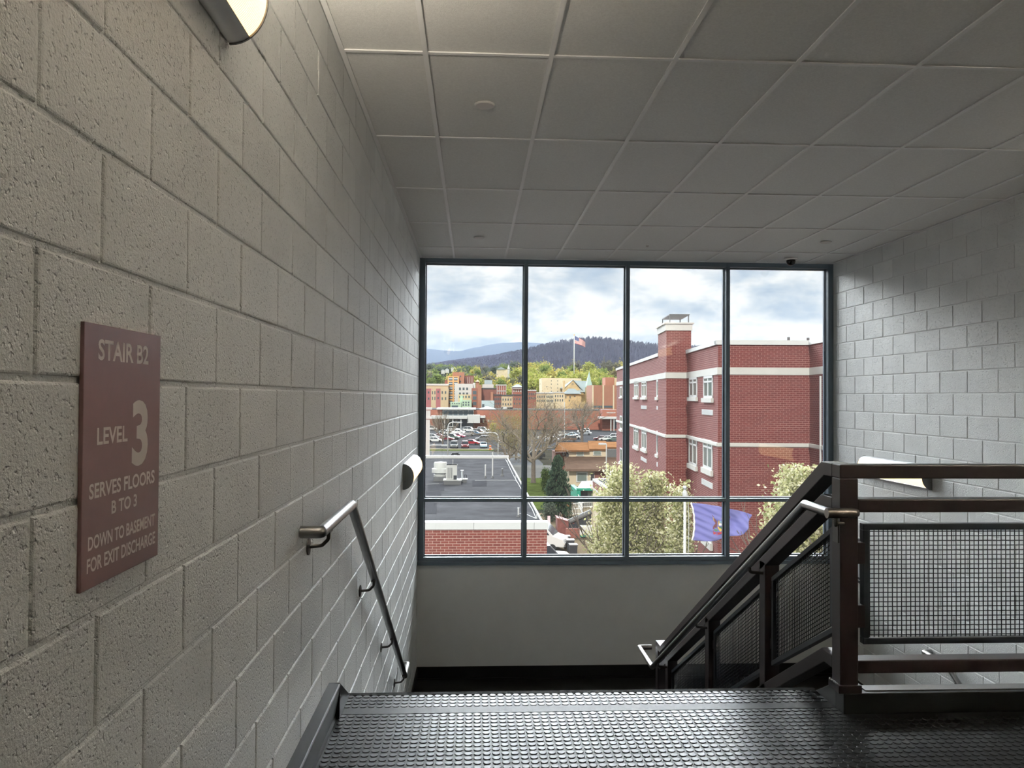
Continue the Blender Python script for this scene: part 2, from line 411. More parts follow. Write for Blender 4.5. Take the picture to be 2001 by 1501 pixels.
struct('baseboard_left', 'dark rubber stair base along the sign wall', 'baseboard', kl, 'rubber_base', bevel=.002)
struct('baseboard_back', 'dark rubber base at the back of the landing', 'baseboard', MB().box(XL, XR, YB, YB+.01, 0, .15), 'rubber_base')
struct('baseboard_right', 'dark rubber base along the right wall of the landing', 'baseboard', MB().box(XR-.01, XR, YB, CURB, 0, .15), 'rubber_base')
bl = MB().box(XL, XR, YW-.012, YW, ZM, ZM+.15).box(XL, XL+.012, 6.8, YW, ZM, ZM+.15).box(XR-.012, XR, 6.8, YW, ZM, ZM+.15).box(XL, XR, YW-.03, YW, ZM, ZM+.02)
struct('baseboard_front', 'dark rubber base around the lower landing', 'baseboard', bl, 'rubber_base')
# ---- flights and lower landing
st = MB(); RISE, RUN = .17, .29
for i in range(1, 11):
    z = -RISE*i; y = NOSE+RUN*(i-1)
    st.box(XL, 1.74, y, y+RUN+.02, z-.2, z)
st.box(XL, XR, 6.81, YW, ZM-.25, ZM)
stairs = struct('stairs', 'flight of dark rubber stairs going down to the lower landing', 'stairs', st, 'rubber')
s2 = MB()
for i in range(1, 12):
    z = ZM-RISE*i; y = 6.81-RUN*(i-1)
    s2.box(1.92, XR, y-RUN-.02, y, z-.2, z)
struct('stairs_lower', 'lower flight of dark stairs behind the guard rail', 'stairs', s2, 'rubber')
struct('floor_lower', 'concrete floor at the foot of the lower flight', 'floor', MB().box(XL-.2, XR+.2, YB-.2, YW+.2, ZB-.15, ZB), 'concrete')
# ---- window
win = thing('window_1', 'tall dark framed window wall of eight panes', 'window', (1.87, YW, -.47), kind='structure')
Z0, Z1, T0, T1 = -.47, 3.143, .228, .268
MX = [(XL, -.588), (.593, .637), (1.831, 1.877), (3.062, 3.108), (4.330, XR)]
fm = MB()
for a, b in MX: fm.box(a, b, YW, YW+.09, Z0, Z1)
for a, b in ((Z0, Z0+.04), (T0, T1), (Z1-.058, Z1)):
    for i in range(4): fm.box(MX[i][1], MX[i+1][0], YW, YW+.09, a, b)
fm.build('frame', 'window_frame', win, bevel=.002, seg=1)
gs = MB()
for i in range(4):
    for a, b in ((Z0+.04, T0), (T1, Z1-.058)):
        xa, xb = MX[i][1], MX[i+1][0]
        gs.box(xa, xa+.012, YW+.085, YW+.125, a, b).box(xb-.012, xb, YW+.085, YW+.125, a, b).box(xa, xb, YW+.085, YW+.125, a, a+.012).box(xa, xb, YW+.085, YW+.125, b-.012, b)
gs.build('glazing_bead', 'window_frame', win)
for i in range(4):
    for a, b in ((T1, Z1-.058), (Z0+.04, T0)):
        MB().box(MX[i][1]+.002, MX[i+1][0]-.002, YW+.092, YW+.104, a+.002, b-.002).build('pane', 'window_glass', win)
sl = MB().box(XL, XR, YW-.05, YW+.02, -.515, -.475).box(XL, XR, YW-.012, YW+.02, -.475, -.468)
sl.build('sill', 'window_frame', win, bevel=.003)

# ---- wall lamps (half-round, metal with a glowing lens)
def wall_lamp(label, x, sgn, y0, y1, zc, hh=.118, dp=.098, up=False):
    t = thing('wall_lamp', label, 'wall lamp', (x, (y0+y1)/2, zc), group='half-round wall lamps')
    def pt(a, k=1): return (x+sgn*(.004+dp*k*math.cos(a)), zc+hh*k*math.sin(a))
    def arc(a0, a1, k=1, n=14): return [pt(a0+(a1-a0)*i/n, k) for i in range(n+1)]
    def shell(a0, a1, k0, k1, ya, yb, name, mat):
        o = arc(a0, a1, k1); i = arc(a0, a1, k0); m = MB(); n = len(o)
        m.v = [(p[0], ya, p[1]) for p in o]+[(p[0], ya, p[1]) for p in i]+[(p[0], yb, p[1]) for p in o]+[(p[0], yb, p[1]) for p in i]
        for j in range(n-1):
            m.f += [(j, j+1, 2*n+j+1, 2*n+j), (n+j, 3*n+j, 3*n+j+1, n+j+1), (j, n+j, n+j+1, j+1), (2*n+j, 2*n+j+1, 3*n+j+1, 3*n+j)]
        m.f += [(0, 2*n, 3*n, n), (n-1, 2*n-1, 4*n-1, 3*n-1)]
        return m.build(name, mat, t, smooth=40)
    MB().box(min(x, x+sgn*.012), max(x, x+sgn*.012), y0+.004, y1-.004, zc-hh*.97, zc+hh*.97).build('backplate', 'lamp_metal', t)
    shell(.70, .98 if up else PI/2, .94, 1, y0+.006, y1-.006, 'top_cover', 'lamp_metal')
    if up: MB().box(min(x+sgn*.014, x+sgn*.06), max(x+sgn*.014, x+sgn*.06), y0+.01, y1-.01, zc+hh*.70, zc+hh*.72).build('added_fill_strip', 'added_fill', t)  # added unseen strip, fills the room by way of the ceiling
    shell(-PI/2, -1.0, .94, 1, y0+.006, y1-.006, 'bottom_cover', 'lamp_metal')
    shell(-1.0, .70, .93, .975, y0+.006, y1-.006, 'lens', 'lamp_lens')
    for ya, yb in ((y0, y0+.006), (y1-.006, y1)):
        m = MB(); m.prism([(p[0], ya, p[1]) for p in arc(-PI/2, PI/2, 1.02, 20)], (0, yb-ya, 0))
        e = m.build('end_cap', 'lamp_endcap', t)
    yy = (y0-.0012) if True else 0
    for dz in (-.045, .05):
        MB().lathe([(.004, 0), (.004, .0014)], (x+sgn*.022, y0-.0014, zc+dz), 8, 'y').build('screw', 'bracket_metal', t)
    return t
wall_lamp('half-round wall lamp beside the left end of the window', XL, 1, 7.22, 8.44, .735)
wall_lamp('half-round wall lamp seen behind the guard rail top bars', XR, -1, 7.20, 8.46, .735)
wall_lamp('half-round wall lamp high above the stair sign', XL, 1, .80, 2.06, 2.53, .118, .098, True)
wall_lamp('half-round wall lamp high on the right wall, seen only mirrored in the window', XR, -1, .80, 2.06, 2.53, .118, .098, True)

# ---- stair sign
sg = thing('stair_sign', 'maroon stair sign reading STAIR B2 LEVEL 3 on block wall', 'sign', (XL, 1.473, 1.38))
MB().box(XL, XL+.0075, 1.315, 1.628, 1.155, 1.606).build('plate', 'sign_plate', sg, bevel=.001)
SX = XL+.0076
for txt, a, b, c, d, bo in (('STAIR B2', 1.364, 1.569, 1.544, 1.581, .022), ('LEVEL', 1.364, 1.481, 1.397, 1.427, .022), ('3', 1.500, 1.571, 1.347, 1.474, .03), ('SERVES FLOORS', 1.339, 1.606, 1.306, 1.3325, .022),
                            ('B TO 3', 1.421, 1.525, 1.270, 1.294, .022), ('DOWN TO BASEMENT', 1.338, 1.610, 1.2195, 1.2435, .022), ('FOR EXIT DISCHARGE', 1.335, 1.613, 1.182, 1.207, .022)):
    text_mesh(txt, 'lettering', 'sign_letter', sg, a, b, c, d, SX, bo)

# ---- left handrail
hr = thing('wall_handrail', 'brushed steel stair handrail on the block wall below the sign', 'handrail', (XL, 3.3, .96))
HX, HR = -.575, .0235
PA, PB = (HX, 3.70, .968), (HX, 6.70, -.915)
MB().tube(fillet([(XL+.004, 2.965, .968), (HX, 2.965, .968), PA, PB, (HX, 6.99, -.915), (XL+.004, 6.99, -.915)], .012, 3), HR, 18).build('rail', 'steel', hr, smooth=50)
def wall_bracket(parent, x, sgn, y, zr):
    b = MB().lathe([(.034, 0), (.034, .005), (.02, .008)] if sgn > 0 else [(.02, -.008), (.034, -.005), (.034, 0)], (x, y, zr-.085), 16, 'x')
    b.build('wall_flange', 'bracket_metal', parent, smooth=40)
    xr = x+sgn*.08
    MB().tube(fillet([(x+sgn*.004, y, zr-.085), (x+sgn*.055, y, zr-.08), (xr, y, zr-.055), (xr, y, zr-.018)], .02, 4), .0075, 10).box(xr-.012, xr+.012, y-.03, y+.03, zr-.026, zr-.02).build('bracket', 'bracket_metal', parent, smooth=40)
sl_ = (PB[2]-PA[2])/(PB[1]-PA[1])
for y in (3.12, 4.55, 5.62, 6.60): wall_bracket(hr, XL, 1, y, PA[2] if y < PA[1] else PA[2]+sl_*(y-PA[1]))
# ---- right wall handrail of the lower flight
h2 = thing('wall_handrail', 'brushed steel handrail low on the right wall of the lower flight', 'handrail', (XR, 6.7, -.9))
QX = XR-.08; QA = (QX, 6.86, -.93)
MB().tube(fillet([(XR-.004, 7.22, -.93), (QX, 7.22, -.93), QA, (QX, 3.9, -.93-.586*2.96), (QX, 3.6, -.93-.586*2.96)], .012, 3), HR, 16).build('rail', 'steel', h2, smooth=50)
for y in (7.05, 6.70, 5.3, 4.2): wall_bracket(h2, XR, -1, y, -.93 if y > 6.86 else -.93-.586*(6.86-y))
# ---- framed panel on the right wall near the window
wp = thing('wall_cabinet', 'grey wall cabinet with dark frame low on the right wall by the window', 'cabinet', (XR, 8.6, -.35))
MB().box(XR-.03, XR, 8.5, 9.05, -.60, -.10).build('frame', 'dark_frame', wp, bevel=.003)
MB().box(XR-.034, XR-.028, 8.54, 9.01, -.53, -.14).build('door', 'lamp_metal', wp)
MB().box(XR-.035, XR-.03, 8.5, 9.05, -.566, -.56).build('trim_strip', 'cover_white', wp)

# ---- guard rail: level part along the landing edge
gd = thing('guard_rail', 'maroon steel guard rail with black wire mesh along the landing edge and down the stairs', 'guard rail', (1.78, 3.63, .097))
GXA, GXB = 1.737, 1.825; YF, YK = 3.585, 3.672
RL = [('top_rail', 1.107, 1.173), ('middle_rail', .947, 1.010), ('bottom_rail', .186, .247)]
po = MB().box(GXA, GXB, YF, YK, .097, 1.107).build('post', 'maroon_paint', gd, bevel=.004)
MB().box(GXA-.012, GXB+.012, YF-.012, YK+.012, .097, .135).build('post_foot', 'maroon_paint', gd, bevel=.003)
pt2 = MB().box(4.20, 4.288, YF, YK, .097, 1.107).build('post', 'maroon_paint', gd, bevel=.004)
SLP, BEND, LOW = -.59, 3.765, 7.13
def rail_z(z, y): return z if y < BEND else (z+SLP*(min(y, LOW)-BEND))
for nm, a, b in RL:
    m = MB().box(GXA if nm == 'top_rail' else GXB-.001, XR-.002, YF, YK, a, b)
    m.build(nm, 'maroon_paint', gd, bevel=.005)
    vt = (b-a)*math.sqrt(1+SLP*SLP)*.5; c = (a+b)/2
    top = [(YK-.002, b), (BEND+.02*(b-a)/.066, b), (LOW-.02, c+SLP*(LOW-BEND)+(b-a)/2), (7.28, c+SLP*(LOW-BEND)+(b-a)/2)]
    bot = [(7.28, c+SLP*(LOW-BEND)-(b-a)/2), (LOW+.0, c+SLP*(LOW-BEND)-(b-a)/2), (BEND-.01, a), (YK-.002, a)]
    MB().prism([(GXA, y, z) for y, z in top+bot], (GXB-GXA, 0, 0)).build('sloping_'+nm, 'maroon_paint', gd, bevel=.004)
PY = [4.53, 5.63, 6.82]
for y in PY:
    MB().box(GXA, GXB, y, y+.088, rail_z(-.05, y)-.02, rail_z(.96, y)).build('post', 'maroon_paint', gd, bevel=.004)
MB().box(GXA, GXB, 7.19, 7.28, ZM, rail_z(1.107, 7.3)).build('post', 'maroon_paint', gd, bevel=.004)
# wire mesh panels
def mesh_panel(parent, poly_fn, u0, u1, v0, v1, fr=.03, pitch=.0225, wr=.0024, plane='xz'):
    """poly_fn(u, v) -> point; u along, v height"""
    p = thing_part = None
    d = (poly_fn(u0, v0, .018)-poly_fn(u0, v0, -.018))
    def P(u, v): return poly_fn(u, v, -.018)
    m = MB()
    for (a, b, c, e) in ((u0, u1, v0, v0+fr), (u0, u1, v1-fr, v1), (u0, u0+fr, v0+fr, v1-fr), (u1-fr, u1, v0+fr, v1-fr)):
        m.prism([P(a, c), P(b, c), P(b, e), P(a, e)], d)
    f = m.build('mesh_frame', 'dark_frame', parent, bevel=.002, seg=1)
    w = MB(); u = u0+fr+pitch*.4
    while u < u1-fr:
        w.tube([poly_fn(u, v0+fr*.6, -wr*.8), poly_fn(u, v1-fr*.6, -wr*.8)], wr, 5); u += pitch
    v = v0+fr+pitch*.4
    while v < v1-fr:
        w.tube([poly_fn(u0+fr*.6, v, wr*.8), poly_fn(u1-fr*.6, v, wr*.8)], wr, 5); v += pitch
    w.build('wire_mesh', 'dark_frame', f, smooth=True)
YM = 3.628
mesh_panel(gd, lambda u, v, o: Vector((u, YM+o, v)), 1.862, 4.17, .316, .889)
for z0, z1 in ((.698, .80), (.395, .502)):
    MB().box(GXB-.001, 1.872, YM-.02, YM+.02, z0, z1).build('mesh_bracket', 'maroon_paint', gd, bevel=.003)
XM = 1.781
segs = [(YK+.045, PY[0]-.03), (PY[0]+.088+.03, PY[1]-.03), (PY[1]+.118, PY[2]-.03)]
for a, b in segs:
    mesh_panel(gd, lambda u, v, o: Vector((XM+o, u, rail_z(v, u) if u > BEND else v+SLP*(u-BEND)*.0)), a, b, .340, .862, fr=.03)
    for zz in (.45, .74):
        for yy in (a-.046, b-.002): MB().prism([(XM-.014, yy, rail_z(zz, yy)), (XM-.014, yy+.048, rail_z(zz, yy+.048)), (XM-.014, yy+.048, rail_z(zz, yy+.048)+.06), (XM-.014, yy, rail_z(zz, yy)+.06)], (.028, 0, 0)).build('mesh_bracket', 'maroon_paint', gd)
# handrail carried by the guard
KX = 1.655
A0, A1 = (KX, 3.785, .957), (KX, 7.06, .957-.594*3.275)
g2 = MB().tube(fillet([(KX, 3.50, .957), A0, A1, (KX, 7.62, A1[2]), (GXA, 7.62, A1[2]), (GXA+.04, 7.62, A1[2])], .008, 3), HR, 18).build('handrail', 'steel', gd, smooth=50)
MB().tube([(KX-.0235, 3.50, .957), (KX+.10, 3.50, .957), (KX+.122, 3.505, .957), (KX+.132, 3.51, .957)], [HR, HR, HR*.8, HR*.35], 18).build('rail_return', 'steel_end', g2, smooth=50)
for y in (4.56, 5.66, 6.84):
    z = A0[2]-.594*(y-A0[1])
    MB().tube(fillet([(KX, y, z-.015), (KX, y, z-.05), (GXA+.01, y+.01, z-.06)], .02, 4), .010, 10).build('bracket', 'bracket_metal', g2, smooth=40)
MB().tube(fillet([(KX+.02, 3.50, .94), (KX+.02, 3.50, .90), (KX+.06, 3.585, .895), (GXA+.02, 3.59, .895)], .015, 3), .009, 10).box(GXA-.004, GXA+.0, 3.60, 3.655, .80, .90).build('bracket', 'bracket_metal', g2)
bt = MB()
for k in range(4): bt.ball((GXA-.012, 3.60+.02*k, .137), .006, 8, 6)
bt.build('foot_bolt', 'screw', gd, smooth=True)

# ---- ceiling fittings
def disc_cover(label, x, y, r=.058):
    return tag(MB().lathe([(r, 0), (r, -.004), (r*.9, -.010), (r*.5, -.012)], (x, y, ZC-.001), 32).build('sprinkler_cover', 'cover_white', smooth=40), label, 'sprinkler cover', 'flat ceiling covers')
disc_cover('round white cover in the ceiling nearest the camera', .049, 4.352)
disc_cover('round white cover in the far ceiling above the left pane', .041, 8.015)
disc_cover('round white cover in the far ceiling near the right wall', 3.704, 7.957)
dc = thing('dome_camera', 'small black dome camera on the ceiling above the right window pane', 'security camera', (3.733, 8.93, ZC))
MB().lathe([(.075, -.001), (.075, -.012), (.055, -.02)], (3.733, 8.93, ZC), 28).build('mount', 'cover_white', dc, smooth=40)
MB().lathe([(.052, -.02), (.051, -.04), (.043, -.062), (.026, -.078), (.006, -.084)], (3.733, 8.93, ZC), 28).build('dome', 'camera_black', dc, smooth=True)
tag(MB().lathe([(.018, 0), (.012, -.012), (.004, -.016)], (1.876, 8.30, ZC-.001), 12).build('ceiling_sprinkler', 'cover_white'), 'tiny ceiling fitting in front of the middle of the window', 'sprinkler')
# ================================================================== OUTSIDE
ZG = -12.0
rng = np.random.default_rng(7); RND = random.Random(11)
brick_mat('hospital_brick', (.185, .041, .037), (.150, .033, .031), (.42, .24, .205), msize=.0048)
brick_mat('clinic_brick', (.24, .066, .050), (.19, .052, .042), (.52, .37, .31), msize=.0052)
brick_mat('mall_brick', (.40, .155, .105), (.34, .125, .09), (.45, .25, .19), bw=.6, bh=.2, msize=.012)
pm('limestone', (.54,.535,.505), .75, var=.05, scale=2)
pm('white_trim', (.60,.61,.61), .5)
pm('white_paint', (.60,.61,.60), .6, var=.03, scale=2)
pm('roof_membrane', (.068, .069, .075), .62, var=.28, scale=1.1, bump=.15, bscale=3, spec=0)
pm('roof_patch', (.048,.049,.055), .6, var=.2, scale=1.5, spec=0)
pm('asphalt', (.060, .061, .066), .85, var=.12, scale=.12, spec=0)
pm('road', (.10,.102,.106), .85, var=.08, scale=.1, spec=0)
pm('sidewalk', (.12, .118, .112), .85, var=.06, scale=.3, spec=0)
pm('yard_concrete', (.15, .12, .082), .85, var=.12, scale=.3, spec=0)
pm('lawn', (.060, .078, .022), .95, var=.3, scale=.8, bump=.4, bscale=12, spec=0)
pm('ground', (.04, .038, .03), .95, var=.3, scale=.05, spec=0)
pm('kerb_yellow', (.62, .50, .20), .8)
pm('tan_stucco', (.60, .47, .31), .85, var=.05, scale=.5)
pm('pink_stucco', (.44, .16, .17), .85, var=.06, scale=.4)
pm('cream_wall', (.70, .60, .42), .85, var=.08, scale=.25)
pm('orange_brick', (.40, .19, .125), .85, var=.08, scale=.5)
pm('red_brick', (.32, .125, .095), .85, var=.1, scale=.5)
pm('maroon_brick', (.24, .105, .085), .85, var=.1, scale=.5)
pm('orange_trim', (.70, .40, .17), .8)
pm('mint_paint', (.45, .60, .45), .8, var=.05, scale=.4)
pm('pale_blue', (.50, .62, .66), .8)
pm('church_stone', (.58, .44, .24), .85, var=.18, scale=.6)
pm('slate', (.36, .42, .44), .7, var=.1, scale=.3, spec=0)
pm('copper', (.36, .50, .46), .6)
pm('far_glass', (.09, .12, .14), .25)
pm('window_green', (.16, .20, .185), .12, var=.1, scale=.8)
pm('grey_roof', (.11, .112, .116), .8, var=.08, scale=.1, spec=0)
pm('shingle_orange', (.25, .125, .06), .9, var=.14, scale=1.2, spec=0)
pm('shingle_brown', (.15,.10,.075), .9, var=.16, scale=1.0, spec=0)
pm('beige_siding', (.60, .50, .36), .8, var=.04, scale=1)
pm('dark_trim', (.05, .045, .045), .7)
pm('bark', (.15, .125, .105), .95, var=.2, scale=4)
pm('twig', (.245, .205, .165), .95)
pm('galvanised', (.55, .58, .60), .4, metal=.6)
pm('unit_grey', (.56, .57, .55), .5, var=.05, scale=3)
pm('unit_dark', (.13, .135, .14), .6)
pm('tyre', (.02, .02, .022), .8)
pm('car_glass', (.035, .045, .055), .12)
pm('dumpster_rust', (.20, .07, .06), .7, var=.3, scale=2)
pm('bin_dark', (.035, .04, .05), .5, var=.2, scale=2)
pm('green_awning', (.015, .26, .17), .7)
pm('pallet_wood', (.50, .29, .14), .85, var=.15, scale=3)
pm('blue_flag', (.20, .20, .50), .75)
pm('flag_red', (.62, .07, .08), .75); pm('flag_white', (.80, .79, .78), .75); pm('flag_navy', (.06, .09, .30), .75)
pm('flag_gold', (.75, .48, .12), .75); pm('flag_green', (.10, .30, .12), .75); pm('flag_brown', (.20, .07, .08), .75); pm('flag_sky', (.30, .50, .66), .75)
pm('bare_woods', (.10, .10, .15), .95, var=.22, scale=.012, spec=0)  # grey-violet of bare twigs, with some distance haze in the colour
pm('ridge_ground', (.050, .051, .080), .95, var=.3, scale=.012, spec=0)  # bluish tint of the distant air put into the slope colour
pm('far_ridge', (.05, .07, .115), .95, var=.08, scale=.004, spec=0)  # blue of the distance haze painted into the ridge itself
pm('hill_ground', (.06, .06, .03), .95, var=.25, scale=.05, spec=0)
leaf_mat('pear_leaf', (.20, .23, .09), (.50, .50, .25), (.76, .74, .52), trans=.4)
leaf_mat('pear_blossom', (.46, .47, .22), (.68, .66, .42), (.86, .84, .70), trans=.4)
leaf_mat('leaf_lime', (.27, .31, .06), (.40, .42, .12), (.50, .48, .18))
leaf_mat('leaf_green', (0.124, 0.186, 0.050), (0.205, 0.267, 0.081), (0.273, 0.310, 0.124))
leaf_mat('leaf_yellow', (.40, .35, .07), (.48, .43, .13), (.53, .47, .20))
leaf_mat('leaf_grey', (0.124, 0.124, 0.093), (0.167, 0.161, 0.124), (0.211, 0.198, 0.161))
leaf_mat('leaf_dull', (0.081, 0.105, 0.081), (0.118, 0.143, 0.112), (0.155, 0.180, 0.136))
leaf_mat('leaf_tan', (0.174, 0.143, 0.081), (0.229, 0.192, 0.112), (0.285, 0.248, 0.136))
leaf_mat('spruce_leaf', (0.028, 0.053, 0.034), (0.053, 0.084, 0.053), (0.087, 0.124, 0.077))
leaf_mat('shrub_leaf', (0.043, 0.074, 0.022), (0.087, 0.124, 0.037), (0.124, 0.167, 0.056))
leaf_mat('plum_leaf', (0.062, 0.019, 0.031), (0.105, 0.037, 0.053), (0.149, 0.062, 0.074))
leaf_mat('willow_leaf', (0.186, 0.155, 0.050), (0.248, 0.217, 0.074), (0.310, 0.273, 0.112))

# ---- ground
def slab(name, label, pts, z, mat, kind='structure', cat='ground', h=.06):
    m = MB().prism([(p[0], p[1], z-h) for p in pts], (0, 0, h)); return tag(m.build(name, mat), label, cat, kind=kind)
struct('ground', 'level town ground seen through the window', 'ground', MB().box(-420, 420, 9.5, 450, ZG-.5, ZG), 'ground')
def G(x, y, z=ZG): p = onz(x, y, z); return (p.x, p.y)
slab('parking_lot', 'wide grey asphalt parking lot full of cars', [(-150, 196), (90, 196), (90, 318), (-150, 318)], ZG+.05, 'asphalt', cat='parking lot')
slab('street', 'pale grey street in front of the parking lot', [(-70, 152), (14, 152), (14, 188), (-70, 188)], ZG+.03, 'road', cat='street')
slab('sidewalk', 'pale strip of sidewalk between the street and the parking lot', [(-70, 188), (5, 188), (5, 191), (-70, 191)], ZG+.08, 'sidewalk', cat='sidewalk')
slab('kerb_line', 'yellowish kerb along the near edge of the parking lot', [(-14, 195), (5, 195), (5, 196), (-14, 196)], ZG+.25, 'kerb_yellow', cat='kerb')
slab('verge', 'grass verge between the street and the cars', [(-70, 191), (5, 191), (5, 195), (-70, 195)], ZG+.10, 'lawn', cat='verge')
slab('lawn', 'green lawn around the trunk of the large bare tree', [(1.9, 92), (13.0, 92), (13.5, 128), (3, 128)], ZG+.05, 'lawn', cat='lawn')
slab('driveway', 'pale driveway beyond the green lawn', [(2, 128), (18, 128), (18, 152), (2, 152)], ZG+.05, 'sidewalk', cat='driveway')
slab('yard', 'tan concrete service yard below the red brick buildings', [(1.9, 20), (22, 20), (22, 104), (13.1, 104), (9.2, 90), (1.9, 86)], ZG+.06, 'yard_concrete', cat='yard')
slab('grass_strip', 'grass strip in front of the shopping building', [(-30, 318), (60, 318), (60, 325), (-30, 325)], ZG+.1, 'lawn', cat='grass strip')

# ---- hills
def prof(pts, x):
    for (a, b), (c, d) in zip(pts, pts[1:]):
        if a <= x <= c:
            t = (x-a)/(c-a); t = t*t*(3-2*t)*.5+t*.5; return b+(d-b)*t
    return pts[0][1] if x < pts[0][0] else pts[-1][1]
def ridge(name, label, pts, Y, front, back, mat, amp, nx=320, rough=(3., 9., 23.)):
    x0, x1 = pts[0][0], pts[-1][0]; vs = []; fs = []; rows = [(Y-front, -.02, 0), (Y-front*.7, .22, .5), (Y-front*.42, .5, 1), (Y-front*.2, .76, 1), (Y-front*.07, .93, .8), (Y, 1, .5), (Y+back*.3, .8, .5), (Y+back, -.05, 0)]
    for yy, k, na in rows:
        for i in range(nx+1):
            x = x0+(x1-x0)*i/nx; p = at(x, prof(pts, x), Y); zz = ZG+(p.z-ZG)*k
            zz += na*amp*sum(math.sin(x*.1*w+yy*.013*w+w*w)/w**.7 for w in rough)*.5
            vs.append((p.x*yy/Y, yy, zz))
    n = nx+1
    for r in range(len(rows)-1):
        for i in range(nx): fs.append((r*n+i, r*n+i+1, (r+1)*n+i+1, (r+1)*n+i))
    m = MB(); m.v = vs; m.f = fs; return tag(m.build(name, mat, smooth=True), label, 'mountain', kind='structure')
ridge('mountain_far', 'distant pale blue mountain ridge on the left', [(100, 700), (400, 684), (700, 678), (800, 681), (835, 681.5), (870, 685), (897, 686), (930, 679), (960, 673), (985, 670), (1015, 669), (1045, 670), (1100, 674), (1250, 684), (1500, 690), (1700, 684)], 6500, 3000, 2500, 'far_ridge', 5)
CREST = [(100, 735), (450, 733), (700, 727), (800, 716), (850, 709), (880, 704), (920, 699), (960, 694), (1000, 688), (1030, 683), (1060, 676), (1085, 672), (1110, 669), (1150, 664), (1180, 664.5), (1215, 670), (1250, 674), (1290, 677), (1420, 684), (1600, 690), (1720, 690)]
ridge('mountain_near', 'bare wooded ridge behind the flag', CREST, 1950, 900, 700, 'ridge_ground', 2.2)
def terr(X, Y):
    w = 1/(1+math.exp(-(X/Y*600-8)/14))
    if Y <= 440: return ZG
    lf = [(440, -12), (490, -3), (600, 9), (760, 18), (900, 26), (1010, 29), (1300, -6)]; rt = [(440, -12), (490, 0), (600, 11), (700, 20), (900, 26), (1010, 28), (1300, -6)]
    return prof(lf, Y)*(1-w) + prof(rt, Y)*w + (.8*math.sin(X*.05+Y*.021) if Y > 470 else 0)
tm = MB(); NX, NY = 120, 30
for j in range(NY+1):
    for i in range(NX+1):
        Y = 430+j*24; X = -420+i*8; X = X*Y/600*1.1; tm.v.append((X, Y, terr(X, Y)-(.3 if j == 0 else 0)))
for j in range(NY):
    for i in range(NX): a = j*(NX+1)+i; tm.f.append((a, a+1, a+NX+2, a+NX+1))
tag(tm.build('hill', 'hill_ground', smooth=True), 'rising hillside behind the town', 'hill', kind='structure')
# bare trees along the crest and slope of the wooded ridge: nobody could count them
vs = []; fs = []
def spike(X, Y, z, h, w):
    n = len(vs); a = RND.uniform(0, PI)
    for k in range(2):
        c, s_ = math.cos(a+k*PI/2)*w, math.sin(a+k*PI/2)*w
        vs.extend([(X-c*.12, Y-s_*.12, z-1), (X+c*.12, Y+s_*.12, z-1), (X+c, Y+s_, z+h*.72), (X-c*.35, Y-s_*.35, z+h)])
        fs.append((n+4*k, n+4*k+1, n+4*k+2, n+4*k+3))
for _ in range(7000):
    x = RND.uniform(822, 1460)
    if x < 1090 and RND.random() > .35+.65*(x-822)/268: continue
    p = at(x, prof(CREST, x), 1950); f = RND.random()**1.6*.62
    Y = 1950*(1-f*.46); z = ZG+(p.z-ZG)*(1-f*.95)
    h = RND.uniform(.45, 1)*(3+11*min(1, max(0, (x-960)/140)))
    spike(p.x*Y/1950, Y, z-2, h, RND.uniform(1.0, 2.6))
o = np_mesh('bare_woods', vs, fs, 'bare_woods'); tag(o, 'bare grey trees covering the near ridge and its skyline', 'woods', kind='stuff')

# ---- haze lying over the valley
hm = bpy.data.materials.new('haze'); hm.use_nodes = True; t = hm.node_tree; t.nodes.clear()
vs_ = N(t, 'ShaderNodeVolumeScatter'); vs_.inputs['Density'].default_value = 4.0e-5; vs_.inputs['Color'].default_value = (.66, .77, .93, 1); vs_.inputs['Anisotropy'].default_value = .2
vo_ = N(t, 'ShaderNodeOutputMaterial'); L(t, vs_.outputs[0], vo_.inputs['Volume']); MATS['haze'] = hm
tag(MB().box(-7000, 9000, 330, 9500, -40, 430).build('haze', 'haze'), 'thin bluish haze over the valley and the ridges', 'haze', kind='stuff')

# ---- trees
def leaf_quads(P, size, rg, droop=0):
    n = len(P); d1 = rg.normal(size=(n, 3)); d1 /= np.linalg.norm(d1, axis=1)[:, None]
    if droop: d1[:, 2] -= droop; d1 /= np.linalg.norm(d1, axis=1)[:, None]
    d2 = np.cross(d1, rg.normal(size=(n, 3))); d2 /= np.linalg.norm(d2, axis=1)[:, None]
    s = size*rg.uniform(.6, 1.3, size=(n, 1)); a = d1*s*(1.5 if droop else .9); b = d2*s*.55
    V = np.stack([P-a, P-b*.9, P+a, P+b*.9], axis=1).reshape(-1, 3)
    return V, np.arange(4*n).reshape(n, 4)
def crown_pts(c, r, n, clumps, rg, shell=.55, lo=-1):
    c = np.array(c); r = np.array(r)
    d = rg.normal(size=(clumps, 3)); d /= np.linalg.norm(d, axis=1)[:, None]; d[:, 2] = np.maximum(d[:, 2], lo)
    cc = d*rg.uniform(shell, .9, size=(clumps, 1))
    k = rg.integers(0, clumps, n)
    q = cc[k] + rg.normal(size=(n, 3))*(.9/np.sqrt(clumps)+.06)
    return c + q*r
